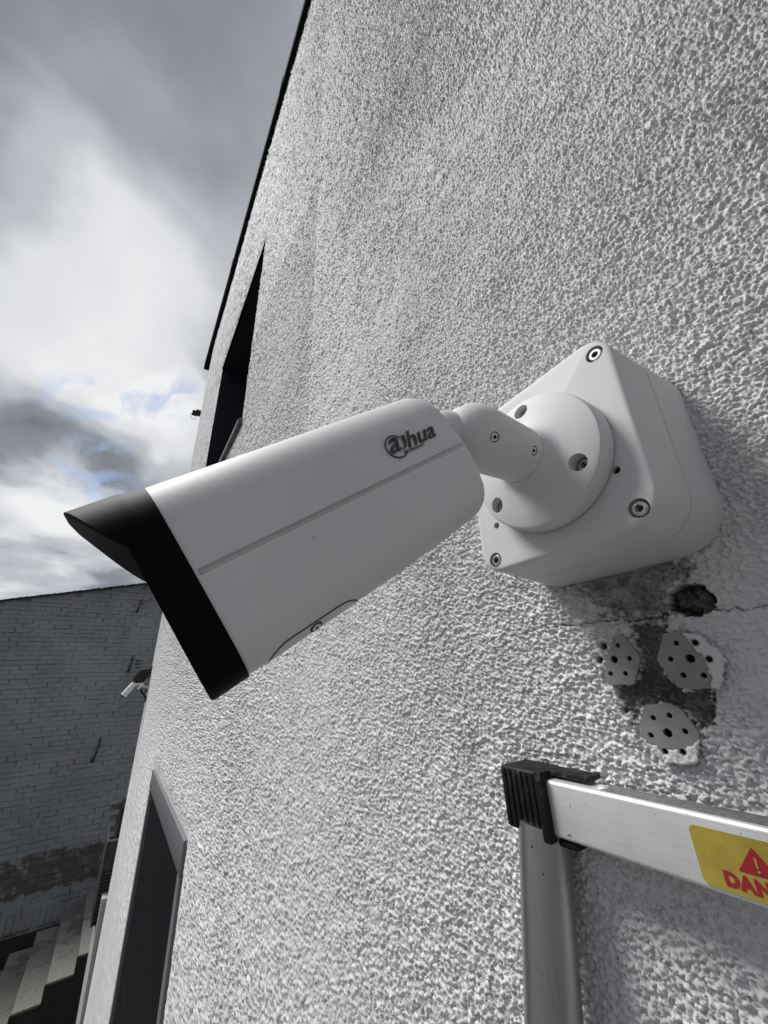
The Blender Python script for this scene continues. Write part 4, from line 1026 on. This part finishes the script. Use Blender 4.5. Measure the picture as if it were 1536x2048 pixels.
xs_ = -3.6
while xs_ < 1.6:
    px, py = proj((xs_, YB, -3.2)); cz_ = (R.T @ np.array([xs_, YB, -3.2]))[2]
    cand.append((0 if 0 < px < 150 else 1, cz_, xs_, -3.2 + rng.normal(0, 0.006), rng.uniform(-0.004, 0.005), int(rng.integers(10)), PI / 2 + rng.normal(0, 0.02)))
    xs_ += CO * (1 + rng.normal(0, 0.03))
cand.sort(key=lambda q: (q[0], q[1]))
bl_ = Vector(parent_loc(bb))
for i, (h_, cz_, xc, zc, out, vi, tw) in enumerate(cand[:300]):
    o = bpy.data.objects.new('brick', variants[vi]); link(o, bb)
    o.location = Vector((xc, YB + 0.004 - out, zc)) - bl_; o.rotation_euler = (0, tw, 0); o.scale = (1 + (0.05 if i % 3 == 0 else 0.0), 1, 1 + (0.0, 0.07, 0.12, 0.02)[i % 4])
V_ = []; F_ = []
vd = [(np.array([v.co[:] for v in me.vertices]), [tuple(p.vertices) for p in me.polygons]) for me in variants]
nv = 0
for (h_, cz_, xc, zc, out, vi, tw) in cand[300:]:
    if not (-3.6 < xc < 1.8): continue
    vv, ff = vd[vi]; ct, st_ = math.cos(tw), math.sin(tw)
    vv = vv * np.array([1 + 0.05 * (vi % 3 == 0), 1, (1.0, 1.08, 1.13, 1.02)[vi % 4]])
    p = np.stack([vv[:, 0] * ct + vv[:, 2] * st_ + xc, vv[:, 1] + YB + 0.004 - out, -vv[:, 0] * st_ + vv[:, 2] * ct + zc], -1) - np.array(bl_)
    V_.extend(map(tuple, p)); F_.extend([tuple(a_ + nv for a_ in q) for q in ff]); nv += len(vv)
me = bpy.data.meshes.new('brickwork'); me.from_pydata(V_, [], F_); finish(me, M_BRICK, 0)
tag(link(bpy.data.objects.new('brickwork', me), bb), kind='stuff')
# verge tiles along the slope
sl_ = Vector((1, 0, slope)).normalized(); n_ = Vector((-slope, 0, 1)).normalized()
x = -3.4; k = 0
proto = None
bm = bmesh.new(); bm_box(bm, (-0.05, -0.05, -0.012), (0.05, 0.32, 0.016), 0.011, 2)
me = bpy.data.meshes.new('verge_tile'); bm.to_mesh(me); bm.free(); finish(me, M_COPING, 0)
while x < 1.6:
    o = bpy.data.objects.new('verge_tile', me); link(o, bb)
    o.location = Vector((x, YB + rng.uniform(-0.006, 0.006), roofz(x) + 0.012 + rng.normal(0, 0.003))) - bl_; o.rotation_euler = (0, -math.atan(slope) - 0.10 + rng.normal(0, 0.03), 0)
    x += 0.094
# iron wall ties with rust-dark streaks, and cracks beside them
for (px, py, ln_, lean) in ((279, 1212, 0.30, 0.10), (262, 1328, 0.32, 0.06), (194, 1500, 0.40, 0.10)):
    p = at_y(px, py, YB - 0.02)
    m_ = Matrix.Translation(p) @ Matrix.Rotation(lean, 4, 'Y')
    box('wall_tie', (-0.008, -0.012, -ln_ / 2), (0.008, 0.012, ln_ / 2), M_IRON, bb, 0.003, 2, m_)
    m2 = Matrix.Translation(p + np.array([-0.02, -0.004, -ln_ * 0.25])) @ Matrix.Rotation(lean + 0.2, 4, 'Y')
    box('wall_tie', (-0.01, -0.010, -ln_ / 5), (0.014, 0.010, ln_ / 5), M_IRON, bb, 0.003, 2, m2)
    for s in range(2):
        q = p + np.array([rng.uniform(-0.03, 0.06), 0.012, rng.uniform(-0.12, 0.12)])
        box('broken_joint', (q[0] - 0.035, YB - 0.0105, q[2] - 0.004), (q[0] + 0.035, YB + 0.004, q[2] + 0.004), M_IRON, bb)
q = at_y(277, 1327, YB)
for dz, w_ in ((0.045, 0.11), (-0.012, 0.12), (-0.07, 0.07)): box('broken_joint', (q[0] - w_ / 2, YB - 0.012, q[2] + dz - 0.009), (q[0] + w_ / 2, YB + 0.004, q[2] + dz + 0.009), M_IRON, bb)
# small window of the brick building peeping out behind the corner
wx = at_y(240, 1640, YB)[0]
wn = box('window', (wx, YB - 0.012, win_z0 + 0.06), (wx + 0.7, YB + 0.006, win_z1), M_RUST, bb)
box('window_frame', (wx - 0.035, YB - 0.02, win_z0 + 0.06), (wx - 0.001, YB + 0.004, win_z1), M_STONE, wn)
box('pane', (wx + 0.06, YB - 0.016, win_z0 + 0.1), (wx + 0.64, YB - 0.0125, win_z1 - 0.05), M_PANE, wn)
hz_ = at_y(246, 1610, YB)[2]
box('window_lintel', (at_y(243.5, 1610, YB)[0], YB - 0.07, hz_ - 0.03), (wx + 0.8, YB + 0.004, hz_ + 0.07), M_STONE, bb, 0.006)

# ------------------------------------------------------------------ concrete stairs
Y1, Y2 = 7.25, 9.05
sk = Y1 / 5.75
RX = [-0.02 * sk + (k) * 0.205 * sk for k in range(-8, 4)]       # riser positions
RH = 0.121 * sk
z_at0 = -2.447 * sk                                              # tread height just right of the riser at x = -0.02
stairs = empty('concrete_stairs', (-0.5, 8.1, GROUND), 'stained grey concrete stairs climbing beside the painted brick wall', 'stairs')
for k, x in enumerate(RX):
    zt3 = z_at0 + (k - 8) * RH
    if zt3 < GROUND + 0.05: continue
    x1 = x + 0.205 * sk + (0 if k < len(RX) - 1 else 1.2); x2 = x1 + (0.05 if k < len(RX) - 1 else 0)
    box('step', (x, Y1, zt3 - 0.150), (x2, Y2, zt3), M_CONC, stairs, 0.002, 1)
    box('step_edging', (x - 0.012, Y1 - 0.03, zt3 - RH - 0.03), (x + 0.02, Y1 - 0.001, zt3 - 0.002), M_DARKWALL, stairs, 0.006)
    box('step_edging', (x + 0.021, Y1 - 0.03, zt3 - 0.035), (x1 - 0.013, Y1 - 0.001, zt3 - 0.004), M_DARKWALL, stairs, 0.006)
    box('stair_flank', (x + 0.001, Y1 - 0.025, GROUND), (x1 - 0.0005, Y1 - 0.002, zt3 - 0.037), M_DARKWALL, stairs)
    box('stair_flank', (x + 0.001, Y2 - 0.25, GROUND), (x1 - 0.0005, Y2 - 0.005, zt3 - 0.161), M_DARKWALL, stairs)
# dark plinth strip between the stairs and the brick wall
tag(box('plinth', (-4.0, Y2 + 0.12, GROUND), (2.4, YB - 0.02, at_y(40, 1880, Y2 + 0.2)[2]), M_DARKWALL, None, 0.01), 'dark damp plinth along the foot of the painted brick wall behind the stairs', 'plinth')
